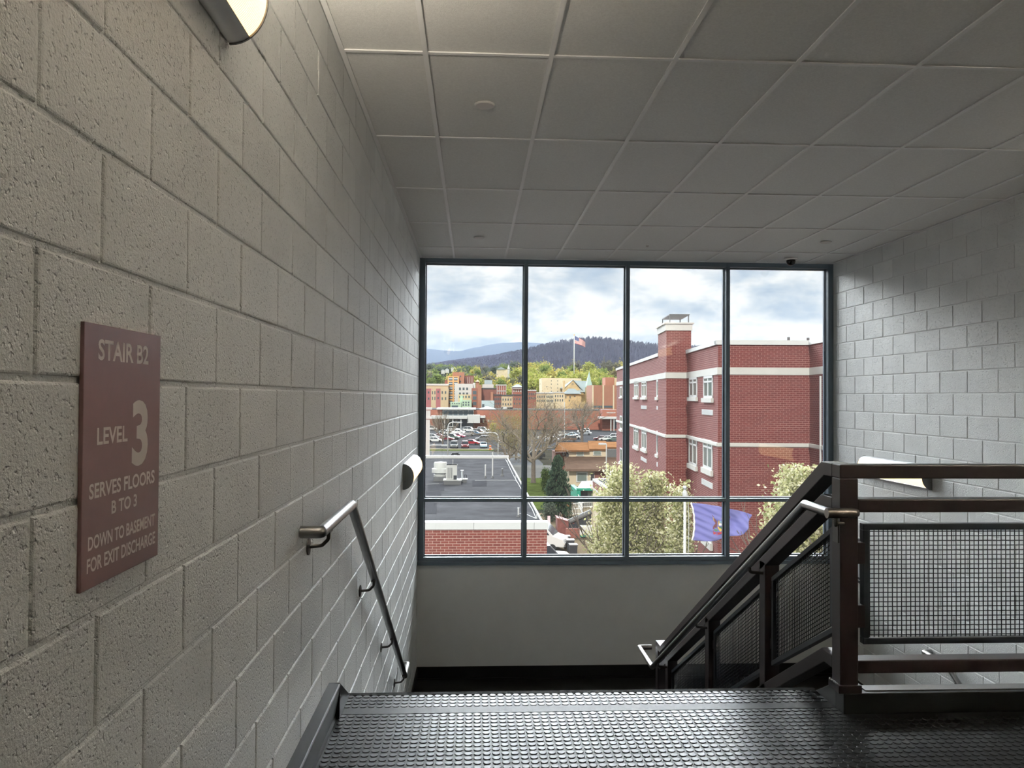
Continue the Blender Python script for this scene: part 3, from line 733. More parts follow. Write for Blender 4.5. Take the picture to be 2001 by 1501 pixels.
def branches(m, p, d, L_, r, depth, rg, spread=.55, taper=.68, up=.12, minr=.02, n=5):
    e = p + d*L_; e2 = p+d*L_*.5+Vector((rg.uniform(-1, 1), rg.uniform(-1, 1), 0))*L_*.04
    m.tube([p, e2, e], [r, r*.86, r*.72], n if r > .05 else 3, caps=False)
    if depth == 0 or r*.7 < minr: return
    for k in range(2 if depth < 3 else 3):
        ax = Vector((rg.uniform(-1, 1), rg.uniform(-1, 1), rg.uniform(-.6, .6))).normalized()
        nd = (d + ax*spread*rg.uniform(.6, 1.5) + Vector((0, 0, up))).normalized()
        branches(m, e if k < 2 else e2, nd, L_*taper*rg.uniform(.75, 1.15), r*rg.uniform(.52, .70), depth-1, rg, spread, taper, up, minr, n)
def bare_tree(label, base, h, r, seed, depth=7, spread=.6, trunk=.28, group=None, haze=0, leafmat=None, up=.10, minr=.012):
    t = thing('bare_tree', label, 'tree', base, group); rg = random.Random(seed); b = Vector(base)
    m = MB(); m.tube([b-Vector((0, 0, .2)), b+Vector((0, 0, h*.02)), b+Vector((0, 0, h*trunk))], [r*1.5, r*1.08, r*.85], 10, caps=False); m.build('trunk', 'bark', t, smooth=True)
    m = MB(); top = b+Vector((0, 0, h*trunk))
    for k in range(5):
        a = 2*PI*k/5+rg.uniform(-.4, .4); d = Vector((math.cos(a)*.75, math.sin(a)*.75, rg.uniform(.45, 1.1))).normalized()
        branches(m, top-Vector((0, 0, rg.uniform(0, h*.05))), d, h*.262, r*.55, depth-1, rg, spread, .74, up, minr, 5)
    branches(m, top, Vector((.03, .02, 1)), h*.24, r*.75, depth-1, rg, spread, .74, up, minr, 5)
    m.build('branches', 'twig', t)
    if haze:
        P = crown_pts((b.x, b.y, b.z+h*.62), (h*.40, h*.40, h*.36), haze, 60, np.random.default_rng(seed))
        V, Fq = leaf_quads(P, .10, np.random.default_rng(seed+1)); np_mesh('foliage', V, Fq, leafmat or 'leaf_tan', t)  # small quads stand for buds and fine twigs of the bare crown
    return t
def leafy_tree(name, label, base, h, rad, mat, n, size, seed, trunk_r=.15, clear=.25, group=None, clumps=26, cone=0, tree_cat='tree', shell=.5):
    t = thing(name, label, tree_cat, base, group); b = Vector(base); rg = np.random.default_rng(seed)
    m = MB(); m.tube([b-Vector((0, 0, .3)), b+Vector((0, 0, h*clear)), b+Vector((0, 0, h*.75))], [trunk_r*1.2, trunk_r, trunk_r*.35], 7); m.build('trunk', 'bark', t, smooth=True)
    P = crown_pts((b.x, b.y, b.z+h*(clear+(1-clear)*.5)), (rad, rad, h*(1-clear)*.5), n, clumps, rg, shell)
    if cone:
        k = (P[:, 2]-b.z)/h; P[:, :2] = np.array([b.x, b.y]) + (P[:, :2]-np.array([b.x, b.y]))*(1.25-cone*k)[:, None]
    V, Fq = leaf_quads(P, size, rg); np_mesh('foliage', V, Fq, mat, t); return t

def pear(label, cx, top, Y, rad, seed, h=None, n=15000):
    n = int(n*1.7)
    p = at(cx, top, Y); hh = p.z-ZG
    t = thing('pear_tree', label, 'tree', (p.x, Y, ZG)); rg = np.random.default_rng(seed); rr = random.Random(seed)
    MB().tube([(p.x, Y, ZG-.2), (p.x+.05, Y, ZG+hh*.3), (p.x, Y, ZG+hh*.8)], [.2, .16, .05], 8).build('trunk', 'bark', t, smooth=True)
    m = MB()
    for k in range(16):
        a = rr.uniform(0, 2*PI); z0 = ZG+hh*rr.uniform(.25, .72); d = Vector((math.cos(a), math.sin(a), 1.3)).normalized()
        branches(m, Vector((p.x, Y, z0)), d, rad*.8, .05, 3, rr, .4, .7, .25, .008, 4)
    m.build('branches', 'bark', t)
    # crown: many upswept sprays, widest low down, each carrying leaves and blossom
    K = 150; u = rg.uniform(0, 1, K)**.75; prof_r = rad*np.clip(1.04-.95*u**1.6, .10, 1)
    a = rg.uniform(0, 2*PI, K); q = np.sqrt(rg.uniform(.12, 1, K)); zc = ZG+hh*(.30+.66*u)
    cc = np.stack([p.x+prof_r*q*np.cos(a), Y+prof_r*q*np.sin(a), zc], 1)
    k = rg.integers(0, K, n); tt = rg.normal(size=n)*.42
    off = rg.normal(size=(n, 3))*np.array([.16, .16, .17])*rad*.8; dirv = np.stack([np.cos(a)*.35, np.sin(a)*.35, np.ones(K)], 1)[k]
    P = cc[k] + off + dirv*tt[:, None]*.75
    P = P[(P[:, 2] < p.z+.03) & (np.abs(off/(np.array([.16, .16, .17])*rad*.8)).max(1) < 1.9)]
    s_ = rg.random(len(P)) < .48
    V, Fq = leaf_quads(P[s_], .066, rg); np_mesh('leaves', V, Fq, 'pear_leaf', t)
    V, Fq = leaf_quads(P[~s_], .054, rg); np_mesh('blossom', V, Fq, 'pear_blossom', t)
    return t
pear('large flowering pear tree left of the white flagpole', 1212, 905, 27.0, 1.75, 3, n=26000)
pear('flowering pear tree in front of the brick chimney bay', 1276, 921, 26.2, 1.15, 4, n=15000)
pear('small flowering pear tree directly behind the white flagpole', 1329, 941, 24.0, .75, 5, n=9000)
pear('flowering pear tree right of the blue flag, partly behind the sloping guard rail', 1562, 909, 19.5, 1.75, 6, n=24000)

# spruce and shrubs
def spruce(label, x, ytop, ybase, rad, seed):
    g = onz(x, ybase, ZG); Y = g.y; p = at(x, ytop, Y); h = p.z-ZG; rg = np.random.default_rng(seed)
    t = thing('spruce_tree', label, 'tree', (p.x, Y, ZG))
    MB().tube([(p.x, Y, ZG-.2), (p.x, Y, ZG+h*.97)], [.17, .02], 8).build('trunk', 'bark', t)
    K = 190; u = rg.uniform(0, 1, K)**.8; a = rg.uniform(0, 2*PI, K); R_ = rad*(1-u)**.55*rg.uniform(.7, 1.15, K)+.05
    n = 9000; k = rg.integers(0, K, n); s_ = rg.uniform(.15, 1, n)**.6
    P = np.stack([p.x+R_[k]*s_*np.cos(a[k]), Y+R_[k]*s_*np.sin(a[k]), ZG+h*(.05+.95*u[k])-R_[k]*s_*.35], 1) + rg.normal(size=(n, 3))*np.array([.12, .12, .10])
    V, Fq = leaf_quads(P, .13, rg, droop=1.6); np_mesh('foliage', V, Fq, 'spruce_leaf', t); return t
spruce('dark green spruce between the flat roof and the tan yard', 1091, 893, 1012, 1.95, 8)
def shrub(label, x, y0, ybase, wpx, mat, seed, name='shrub', n=1500, size=.16, Y=None):
    Y = Y or onz(x, ybase, ZG).y; p = at(x, y0, Y); h = p.z-ZG; r = wpx*Y/F_PX/2; rg = np.random.default_rng(seed)
    t = thing(name, label, 'shrub', (p.x, Y, ZG)); MB().tube([(p.x, Y, ZG-.1), (p.x, Y, ZG+h*.6)], .05, 5).build('stem', 'bark', t)
    P = crown_pts((p.x, Y, ZG+h*.5), (r, r, h*.5), n, 30, rg, .6); P[:, 2] = np.maximum(P[:, 2], ZG+.02)
    V, Fq = leaf_quads(P, size, rg); np_mesh('foliage', V, Fq, mat, t); return t
shrub('tall clipped yellow-green hedge bush on the lawn beside the spruce', 1067, 914, 962, 19, 'shrub_leaf', 21, n=3500, size=.12)
shrub('round dark green bush in front of the shopping building', 935, 826, 838, 14, 'shrub_leaf', 22, size=.3)
shrub('purple plum tree left of the round green bush', 907, 818, 836, 18, 'plum_leaf', 23, size=.3)
shrub('dark red bush touching the round green bush', 924, 824, 836, 10, 'plum_leaf', 24, size=.3)
shrub('purple bush right of the round green bush', 955, 823, 836, 13, 'plum_leaf', 25, size=.3)
shrub('dark plum shrub beside the white canopy on the right', 1181, 821, 838, 15, 'plum_leaf', 26, size=.35)
shrub('dark evergreen bush left of the plum shrub', 1166, 809, 838, 20, 'spruce_leaf', 27, size=.35)
shrub('low shrub at the foot of the spruce', 1075, 984, 1020, 24, 'leaf_dull', 28, n=2500, size=.10)
shrub('yellow forsythia bush at the end of the parked cars', 964, 826, 848, 12, 'leaf_yellow', 29, size=.25)

# large bare trees
def gb(x, y): p = onz(x, y, ZG); return (p.x, p.y, ZG)
bare_tree('large bare tree with thick trunk on the green lawn', gb(1042, 944), 14.5, .36, 3, 8, .78, .26, haze=4500, leafmat='leaf_tan')
bare_tree('spreading bare tree in the middle of the parking lot', gb(1137, 864), 14.5, .45, 5, 7, .72, .20, haze=2600, leafmat='leaf_tan', minr=.03)
bare_tree('bare rounded tree at the left end of the parking lot', gb(865, 872), 9.8, .24, 9, 7, .42, .22, haze=900, leafmat='leaf_tan', up=.3, minr=.02)
bare_tree('brownish bare tree with yellow twigs left of the large bare tree', (gb(995, 915)[0], 150, ZG), 11.5, .3, 12, 7, .75, .14, haze=6500, leafmat='willow_leaf', minr=.02)
bare_tree('bare tree between the yellow twigged tree and the large bare tree', (gb(1012, 905)[0], 165, ZG), 9.5, .22, 13, 6, .8, .16, haze=1500, leafmat='leaf_tan', minr=.02)
bare_tree('pale budding tree in front of the stone church', (at(1146, 800, 330).x, 330, ZG), 14, .3, 14, 6, .6, .2, haze=2200, leafmat='willow_leaf', minr=.04)
bare_tree('dark bare tree in front of the brick shop row', (at(1062, 800, 335).x, 335, ZG), 15, .3, 15, 6, .6, .2, haze=500, minr=.04)
bare_tree('grey bare tree at the right end of the pale shop row', (at(1012, 800, 340).x, 340, ZG), 11, .3, 16, 6, .7, .2, haze=900, minr=.04)

# woods running on beyond the left edge of the window
rg_ = np.random.default_rng(31); cl_ = []
for _ in range(230):
    Y = rg_.uniform(470, 960); x = rg_.uniform(380, 820); X = at(x, 720, Y).x; h = rg_.uniform(9, 14)
    cl_.append(crown_pts((X, Y, terr(X, Y)+h*.5), (4.6, 4.6, h*.48), 170, 14, rg_))
V, Fq = leaf_quads(np.concatenate(cl_), 1.2, rg_)
tag(np_mesh('hillside_woods', V, Fq, 'leaf_dull'), 'wooded slope running on beyond the left edge of the window', 'woods', kind='stuff')
# ---- neighbouring brick building (its own axes: a runs away from us, b to the right)
TH = math.radians(4.8); P0 = Vector((8.01, 25.0, 0)); AX = Vector((math.sin(TH), math.cos(TH), 0)); BX = Vector((math.cos(TH), -math.sin(TH), 0))
def hb(p): return P0 + AX*p.x + BX*p.y + Vector((0, 0, p.z))
def wallpt(x, y, s=None, t=None):
    d = ray(x, y); w = EYEV - P0
    k = (s - w.dot(BX))/d.dot(BX) if s is not None else (t - w.dot(AX))/d.dot(AX)
    q = w + d*k; return (q.dot(AX) if s is not None else q.dot(BX), q.z)
hosp = thing('brick_building', 'tall red brick building with stone bands and a chimney on the right', 'building', (P0.x, P0.y, ZG))
SB = -.78; T_CH, T_CB, S_END = 5.3, 7.43, 25.2
ZTOP = 3.25
MB().box(0, 5.4, 0, 2.98, ZG, ZTOP).box(5.4, S_END, SB, 3.5, ZG, ZTOP).box(-12, .0, 2.98, 9, ZG, ZTOP).box(0, S_END, 2.98, 9, ZG, ZTOP).xf(hb).build('wall', 'hospital_brick', hosp, uv=True)
ch = MB().box(T_CH, T_CB, SB-.04, .16, ZG, 5.03-.0).xf(hb).build('chimney', 'hospital_brick', hosp, uv=True)
MB().box(T_CH-.03, T_CB+.03, SB-.07, .19, 3.95, 4.20).xf(hb).build('cap_band', 'limestone', ch)
def ring(z0, z1, out, name, mat, bev=0):
    o = out; m = MB()
    m.box(-o, 0, -o, 2.98+o if False else 2.98-.0, z0, z1)
    m.box(0, T_CH, -o, .3, z0, z1); m.box(T_CH-o, T_CH, SB-.04-o, -o, z0, z1); m.box(T_CH, T_CB+o, SB-.04-o, SB, z0, z1)
    m.box(T_CB+o, S_END+o, SB-o, SB+.3, z0, z1); m.box(-12, 0, 2.98-o, 3.3, z0, z1)
    m.xf(hb); return m.build(name, mat, hosp, bevel=bev)
_z = lambda y: wallpt(1403, y, t=0)[1]
ring(_z(732), _z(718), .03, 'stone_band', 'limestone')
ring(_z(873), _z(865), .05, 'stone_band', 'limestone', .03)
cp = MB(); zc0, zc1 = _z(673.5), _z(665)
cp.box(-.06, .35, -.06, 2.98, zc0, zc1).box(0, T_CH, -.06, .35, zc0, zc1).box(T_CB+.02, S_END+.05, SB-.06, SB+.35, zc0, zc1).box(-12, 0, 2.92, 3.4, zc0, zc1)
cp.xf(hb).build('coping', 'white_paint', hosp)
# chimney top: stone collar, slab and a flat hood on legs
ztop = lambda y: wallpt(1325, y, t=T_CH)[1]
chz = ztop(646)
for v in ch.data.vertices:
    if v.co.z + ZG > 4: v.co.z = chz - ZG
bpy.data.objects.remove([o for o in bpy.data.objects if o.parent == ch][0])
MB().box(T_CH-.04, T_CB+.04, SB-.08, .20, chz, ztop(633)).xf(hb).build('cap_band', 'limestone', ch)
MB().box(T_CH-.10, T_CB+.10, SB-.14, .26, ztop(633), ztop(630.5)).xf(hb).build('cap_slab', 'limestone', ch)
hd = MB().box(T_CH+.1, T_CB-.1, SB+.1, .12, ztop(615), ztop(613.4))
for a in (T_CH+.15, T_CB-.15):
    for b in (SB+.12, .08): hd.box(a-.02, a+.02, b-.02, b+.02, ztop(631), ztop(614))
hd.xf(hb).build('cap_hood', 'unit_dark', ch)
def hwin(s, xl, xr, yt, yb, ysill, small=False):
    t0, _ = wallpt(xl, (yt+yb)/2, s=s); t1, z1 = wallpt(xr, yt, s=s); _, z0 = wallpt(xr, yb, s=s); _, zs = wallpt(xr, ysill, s=s)
    t0, t1 = min(t0, t1), max(t0, t1); fw_ = .085; m = MB()
    def fb(a, b, c, d): m.box(a, b, s-.03, s+.05, c, d)
    fb(t0, t1, z1-fw_, z1); fb(t0, t1, z0, z0+fw_); fb(t0, t0+fw_, z0, z1); fb(t1-fw_, t1, z0, z1)
    if not small:
        mid = (t0+t1)/2; fb(mid-.05, mid+.05, z0, z1); h = z0+(z1-z0)*.74; fb(t0, t1, h-.03, h+.03)
    w = m.xf(hb).build('window', 'white_trim', hosp)
    MB().box(t0+.03, t1-.03, s-.012, s+.03, z0+.03, z1-.03).xf(hb).build('pane', 'window_green', w)
    MB().box(t0-.08, t1+.08, s-.09, s+.03, zs, z0).xf(hb).build('sill', 'limestone', w)
S1, S2 = 0.0, SB
for a in ((S1, 1347.3, 1363, 736.5, 776.5, 784), (S1, 1375.6, 1393.5, 733.5, 778, 787), (S1, 1347, 1362.7, 857, 912, 921), (S1, 1374.8, 1392.8, 861.5, 920, 931), (S1, 1375, 1392, 1010, 1062, 1076),
          (S2, 1239.8, 1248, 744.7, 776, 780.5), (S2, 1254.6, 1264, 744, 776.6, 781), (S2, 1239, 1248, 833, 875.6, 881), (S2, 1254.6, 1264, 836.7, 881, 886),
          (S2, 1283.7, 1287.5, 742, 776, 782, True), (S2, 1283.7, 1287.5, 842.7, 889, 895, True), (S2, 1211.8, 1216.5, 755, 776, 779, True), (S2, 1211.8, 1216.5, 813, 840, 844, True), (S2, 1211.8, 1216.5, 877, 905, 909, True)):
    hwin(*a)
def louvre(s, xl, xr, yt, yb):
    t0, _ = wallpt(xl, (yt+yb)/2, s=s); t1, z1 = wallpt(xr, yt, s=s); _, z0 = wallpt(xr, yb, s=s); t0, t1 = min(t0, t1), max(t0, t1)
    m = MB().box(t0, t1, s-.02, s+.02, z0, z1); k = 5
    for i in range(k): z = z0+(z1-z0)*(i+.5)/k; m.box(t0+.03, t1-.03, s-.035, s, z-.012, z+.012)
    m.xf(hb).build('vent_louvre', 'white_trim', hosp)
for a in ((S1, 1372.6, 1393.5, 801.5, 812), (S1, 1372, 1393, 945, 956.5), (S2, 1253.4, 1264, 793, 800), (S2, 1284, 1288.5, 794, 801), (S2, 1253, 1264, 898, 905), (S2, 1284, 1288.5, 905, 914)): louvre(*a)
dsx = wallpt(1606, 850, s=2.98)
MB().box(dsx[0]-.025, dsx[0]+.025, 2.91, 2.96, ZG, 2.2).xf(hb).build('downpipe', 'white_trim', hosp)
for x, y0, y1 in ((1541, 659, 666), (1579, 660, 666)):
    p0, p1 = at(x, y0, 27), at(x, y1, 27); MB().tube([(p0.x, 27, p1.z-.3), (p0.x, 27, p0.z)], .05, 8).build('roof_vent', 'unit_dark', hosp)

# ---- low brick building with the black flat roof
RZ, PZ = -1.95, -1.69
cl = thing('flat_roof_building', 'low red brick building with a black flat roof and white coping', 'building', (-4, 30, ZG))
MB().box(-14, 1.88, 19.6, 43.0, ZG, RZ).box(-14, 1.88, 19.6, 19.85, RZ, PZ-.18).xf(lambda p: p).build('wall', 'clinic_brick', cl, uv=True)
MB().box(-14, 1.87, 19.9, 42.8, RZ, RZ+.02).build('roof', 'roof_membrane', cl)
MB().box(-14, 1.91, 19.56, 19.90, PZ-.18, PZ).box(-14, 1.95, 42.7, 43.05, RZ-.1, PZ-.10).box(1.855, 1.905, 19.9, 42.7, RZ-.12, RZ+.06).build('coping', 'white_paint', cl)
cj = MB()
for x in (-6, -3.9, .02+(1.2-1.2), 1.55): cj.box(x-.004, x+.004, 19.555, 19.57, PZ-.18, PZ)
cj.build('coping_joint', 'unit_dark', cl)
rp = MB()
def rrect(x0, x1, y0, y1, yy0, yy1):
    a, b, c, d = onz(x0, yy1, RZ), onz(x1, yy1, RZ), onz(x1, yy0, RZ), onz(x0, yy0, RZ); return [(p.x, p.y, RZ+.02) for p in (a, b, c, d)]
for x0, x1, ya, yb in ((923, 951, 940, 952), (836, 868, 948, 960), (830, 853, 984, 1006), (833, 862, 962, 975)):
    q = rrect(x0, x1, 0, 0, ya, yb); rp.prism(q, (0, 0, .006))
rp.build('roof_patch', 'roof_patch', cl)
pm('cable_grey', (.34, .35, .36), .6)
sm2 = MB()
for pts in (((1048, 1014), (1040, 995), (1034, 985), (1027, 968), (1018, 955), (1012, 944), (1005, 932), (998, 918), (992, 905), (988, 898)), ((1012, 944), (1008, 938.5), (952, 938.5), (928, 939)), ((1048, 1014), (1030, 1006), (1015, 1004)), ((831, 947), (858, 945))):
    sm2.tube([onz(x, y, RZ+.03) for x, y in pts], .011, 5)
sm2.build('cable', 'cable_grey', cl)
for x, y, h in ((1049, 1015, 13), (1033, 985, 9), (1008, 936, 9), (992, 905, 8), (865, 897, 6)):
    p = onz(x, y, RZ); MB().tube([p, p+Vector((0, 0, h*p.y/F_PX))], .012, 5).build('lightning_rod', 'white_trim', cl)
def on_roof(x, y): p = onz(x, y, RZ+.02); return p, p.y/F_PX
# exhaust fan
p, k = on_roof(860, 940.5)
fan = thing('exhaust_fan', 'round white mushroom exhaust fan on the black roof', 'exhaust fan', p)
MB().box(p.x-12.5*k, p.x+12.5*k, p.y-.1, p.y-.1+25*k, p.z, p.z+9*k).build('curb', 'unit_dark', fan)
cy = p.y-.1+12.5*k
MB().lathe([(12*k, 9*k), (13*k, 12*k), (10*k, 15.5*k), (11*k, 16.5*k)], (p.x, cy, p.z), 24).build('neck', 'unit_grey', fan, smooth=40)
MB().lathe([(16.5*k, 16.5*k), (16.5*k, 24*k), (13*k, 25*k)], (p.x, cy, p.z), 28).build('flange', 'unit_grey', fan, smooth=40)
MB().lathe([(12.6*k, 25*k), (12.9*k, 34*k), (12*k, 36.5*k), (2*k, 37.5*k)], (p.x, cy, p.z), 28).build('hood', 'unit_grey', fan, smooth=40)
# condenser
p, k = on_roof(884, 947.5)
ac = thing('condenser_unit', 'pale grey condenser unit on a raised curb beside the exhaust fan', 'air conditioner', p)
MB().box(p.x-16.5*k, p.x+16.5*k, p.y, p.y+26*k, p.z, p.z+8*k).build('curb', 'unit_dark', ac)
MB().box(p.x-18*k, p.x+18*k, p.y-.02, p.y+28*k, p.z+8*k, p.z+9.6*k).build('base_plate', 'white_paint', ac)
x0, x1, y0, y1, z0, z1 = p.x-12.5*k, p.x+8.5*k, p.y+2*k, p.y+22*k, p.z+10*k, p.z+38*k
MB().box(x0, x1, y0, y1, z0, z1).box(x0-.3*k, x1+.3*k, y0-.3*k, y1+.3*k, z1-2.5*k, z1).build('cabinet', 'unit_grey', ac)
g_ = MB()
for i in range(3): xx = x0+(3.2+3.6*i)*k; g_.box(xx, xx+1.5*k, y0-.15*k, y0, z0+2*k, z1-5*k)
g_.build('grille', 'unit_dark', ac); MB().box(x1-6.5*k, x1, y0-.5*k, y0, z0, z0+8*k).build('access_box', 'bin_dark', ac)
MB().tube([(x0+.6*(x1-x0), y1, z1), (x0+.6*(x1-x0), y1, z1+9*k)], .01, 5).build('lightning_rod', 'white_trim', ac)
p, k = on_roof(907, 943.5)
pu = thing('pipe_stand', 'small curb with a pipe and valve right of the condenser unit', 'roof pipe', p)
MB().box(p.x-6.5*k, p.x+5*k, p.y, p.y+12*k, p.z, p.z+6*k).build('curb', 'unit_dark', pu)
MB().box(p.x-8*k, p.x+6.5*k, p.y-.02, p.y+14*k, p.z+6*k, p.z+7.5*k).build('base_plate', 'white_paint', pu)
MB().lathe([(2.2*k, 7.5*k), (2.2*k, 22*k), (3.4*k, 23*k), (3.2*k, 24*k)], (p.x-4*k, p.y+6*k, p.z), 16).build('pipe', 'galvanised', pu, smooth=40)
MB().tube(fillet([(p.x, p.y+5*k, p.z+7*k), (p.x+1*k, p.y+5*k, p.z+16*k), (p.x+4*k, p.y+5*k, p.z+15*k), (p.x+5*k, p.y+5*k, p.z+8*k)], 2*k, 3), .7*k, 6).build('hose', 'bin_dark', pu)
def vent(label, x, yb, yt, w, mat='white_trim'):
    p, k = on_roof(x, yb); t = thing('vent_pipe', label, 'vent pipe', p)
    MB().lathe([(w*1.15*k, 0), (w*.9*k, 3*k), (w*.62*k, 4.5*k)], p, 14).build('boot', 'unit_dark', t, smooth=40)
    MB().lathe([(w*.5*k, 0), (w*.5*k, (yb-yt-1.5)*k), (w*.6*k, (yb-yt-1.5)*k), (w*.6*k, (yb-yt)*k)], p, 14).build('pipe', mat, t, smooth=40)
vent('short white vent pipe on the black roof left of the tall one', 948.3, 934.5, 908.5, 2.4)
vent('tall white vent pipe rising above the far roof edge', 962.3, 934.5, 885, 2.6)
vent('dark vent pipe on the black roof right of the tall white one', 981.5, 930.5, 916, 3.2, 'unit_dark')
vent('small white vent pipe near the front edge of the black roof', 1013, 1010.5, 992.5, 3.0)

# ---- flagpoles
def pole(name, label, x, ytop, Y, r, z0=ZG, r1=None, base=None):
    p = at(x, ytop, Y); t = thing(name, label, 'flagpole', (p.x, Y, z0))
    MB().tube([(p.x, Y, z0), (p.x, Y, p.z)], [r, r1 or r*.8], 12).build('pole', 'white_trim', t, smooth=True); return t, p
FY = 20.0
t, p = pole('flagpole', 'white flagpole carrying the blue flag', 1338.5, 957, FY, .043)
MB().ball((p.x, FY, p.z+.05), .055, 14, 10).build('ball_finial', 'galvanised', t, smooth=True)
MB().lathe([(.062, -.16), (.066, -.08), (.05, -.04)], p, 14).build('truck', 'white_trim', t, smooth=40)
MB().tube([(p.x+.075, FY-.02, p.z-.12), (p.x+.10, FY-.02, p.z-1.0), (p.x+.055, FY-.02, p.z-3.2)], .008, 5).build('halyard', 'white_trim', t)
def flag_surface(px, py, Y, wave):
    def s(u, v, off=0):
        q = at(px(u, v), py(u, v), Y); dy = wave(u, v); sc = (Y+dy)/Y
        return Vector((q.x, Y+dy-off, q.z))
    return s
fl1 = flag_surface(lambda u, v: 1350.5 + 119*u*(1-.14*v*u) + 5.5*math.sin(v*PI)*(1-u) + (1-u)*2*v,
                   lambda u, v: 983+7*u+16*u*u + v*((73-38*u**2.2)+4*math.sin(u*7)*u), FY+.05,
                   lambda u, v: .10*math.sin(u*9+v*2.5)*u + .045*math.sin(u*17-v*9)*(.3+u) + .02*math.sin((u*1.2+(1-v)*2.2)*16)*(1-u))
pf = thing('state_flag', 'blue state flag with a coat of arms flying from the white flagpole', 'flag', at(1352, 983, FY))
m = MB(); NU, NV = 56, 34
for j in range(NV+1):
    for i in range(NU+1): m.v.append(tuple(fl1(i/NU, j/NV)))
for j in range(NV):
    for i in range(NU): a = j*(NU+1)+i; m.f.append((a, a+1, a+NU+2, a+NU+1))
ob = m.build('cloth', 'blue_flag', pf, smooth=True); so_ = ob.modifiers.new('thick', 'SOLIDIFY'); so_.thickness = .004; so_.offset = 0
def patch(poly, name, mat, off=.012):
    poly = [(.485+(u-.55)*1.2, .53+(v-.53)*1.12) for u, v in poly]
    m = MB()
    for sgn in (1, -1): 
        b = len(m.v); m.v += [tuple(fl1(u, v, off*sgn)) for u, v in poly]; m.f.append(tuple(range(b, b+len(poly))))
    return m.build(name, mat, pf)
m = MB(); hv = [fl1(0, j/20, .006) for j in range(21)]
m.tube(hv, .022, 6); m.build('hoist_band', 'flag_white', pf, smooth=True)
def ell(cu, cv, ru, rv, n=14, a0=0, a1=2*PI): return [(cu+ru*math.cos(a0+(a1-a0)*i/n), cv+rv*math.sin(a0+(a1-a0)*i/n)) for i in range(n)]
patch([(.495, .42), (.605, .42), (.605, .62), (.55, .74), (.495, .62)], 'shield', 'flag_gold', .010)
patch([(.508, .43), (.592, .43), (.592, .49), (.508, .49)], 'shield_top', 'flag_sky', .014)
patch([(.508, .50), (.592, .50), (.592, .56), (.508, .56)], 'shield_band', 'flag_white', .014)
patch([(.515, .60), (.585, .60), (.57, .66), (.55, .70), (.53, .66)], 'shield_base', 'flag_green', .014)
patch([(.52, .40), (.55, .30), (.58, .40), (.565, .36), (.55, .41), (.535, .36)], 'crest', 'flag_gold')
for sg_, c in ((-1, .45), (1, .65)):
    patch([(c+sg_*.02, .33), (c+sg_*.045, .30), (c+sg_*.02, .42), (c-sg_*.005, .50), (c+sg_*.03, .58), (c+sg_*.045, .70), (c+sg_*.02, .69), (c+sg_*.005, .60), (c-sg_*.025, .62), (c-sg_*.03, .54), (c-sg_*.03, .46), (c-sg_*.01, .42)], 'supporter', 'flag_brown')
    patch([(c+sg_*.025, .36), (c+sg_*.036, .34), (c+sg_*.02, .44), (c+sg_*.005, .47)], 'harness', 'flag_gold', .016)
patch([(.42, .70), (.47, .735), (.55, .75), (.63, .735), (.68, .70), (.67, .77), (.61, .80), (.55, .81), (.49, .80), (.43, .77)], 'motto_ribbon', 'flag_red')
patch([(.44, .64), (.50, .67), (.49, .70), (.44, .68)], 'branch', 'flag_green', .016)
UY = 560.0
t, p = pole('flagpole', 'tall white flagpole on the hill carrying the striped flag', 1122, 655.5, UY, .45, terr(at(1121, 700, UY).x, UY), .3)
MB().ball((p.x, UY, p.z+.3), .5, 10, 8).build('ball_finial', 'flag_gold', t, smooth=True)
fl2 = flag_surface(lambda u, v: 1123+21*u, lambda u, v: 656.2+15*v+(12.2-5*v)*u - 1.5*math.sin(u*PI)*(.4), UY, lambda u, v: 1.2*math.sin(u*7+v)*u)
uf = thing('striped_flag', 'red and white striped flag with blue starred corner above the ridge', 'flag', at(1123, 656, UY))
m = MB(); NU, NV = 20, 13
me = None
for j in range(NV+1):
    for i in range(NU+1): m.v.append(tuple(fl2(i/NU, j/NV)))
for j in range(NV):
    for i in range(NU): a = j*(NU+1)+i; m.f.append((a, a+1, a+NU+2, a+NU+1))
ob = m.build('cloth', ['flag_red', 'flag_white', 'flag_navy'], uf)
for k_, pl_ in enumerate(ob.data.polygons):
    j, i = divmod(k_, NU); pl_.material_index = 2 if (j < 7 and i < 8) else j % 2
m = MB()
for j in range(9):
    for i in range(6 if j % 2 == 0 else 5):
        u = (.035+i*.065+(.0325 if j % 2 else 0)); v = .045+j*.056
        for sgn in (1, -1):
            b = len(m.v); m.v += [tuple(fl2(u+.012*math.sin(q*PI*.4), v-.016*math.cos(q*PI*.4), .08*sgn)) for q in range(5)]; m.f.append((b, b+1, b+2, b+3, b+4))
m.build('stars', 'flag_white', uf)
# ---- town buildings, each with its front at its own distance
def bld(name, label, Y, xc, cat='building'): return thing(name, label, cat, (at(xc, 775, Y).x, Y, ZG))
def wl(t, x0, x1, yt, Y, dep, mat, yb=None, name='wall'):
    a, b = at(x0, yt, Y), at(x1, yt, Y); z0 = at((x0+x1)/2, yb, Y).z if yb else ZG; z1 = (a.z+b.z)/2
    return MB().box(a.x, b.x, Y, Y+dep, z0, z1).build(name, mat, t, uv=(mat == 'mall_brick'))
def wn(t, Y, rects, mat='far_glass', name='window', out=.12, frame=None):
    for x0, x1, y0, y1 in rects:
        a, b = at(x0, y1, Y), at(x1, y0, Y)
        if frame:
            w = (b.x-a.x)*.12; f = MB().box(a.x-w, b.x+w, Y-out, Y+.05, a.z-w, b.z+w).build(name, frame, t)
            MB().box(a.x, b.x, Y-out-.05, Y, a.z, b.z).build('pane', mat, f)
        else: MB().box(a.x, b.x, Y-out, Y+.05, a.z, b.z).build(name, mat, t)
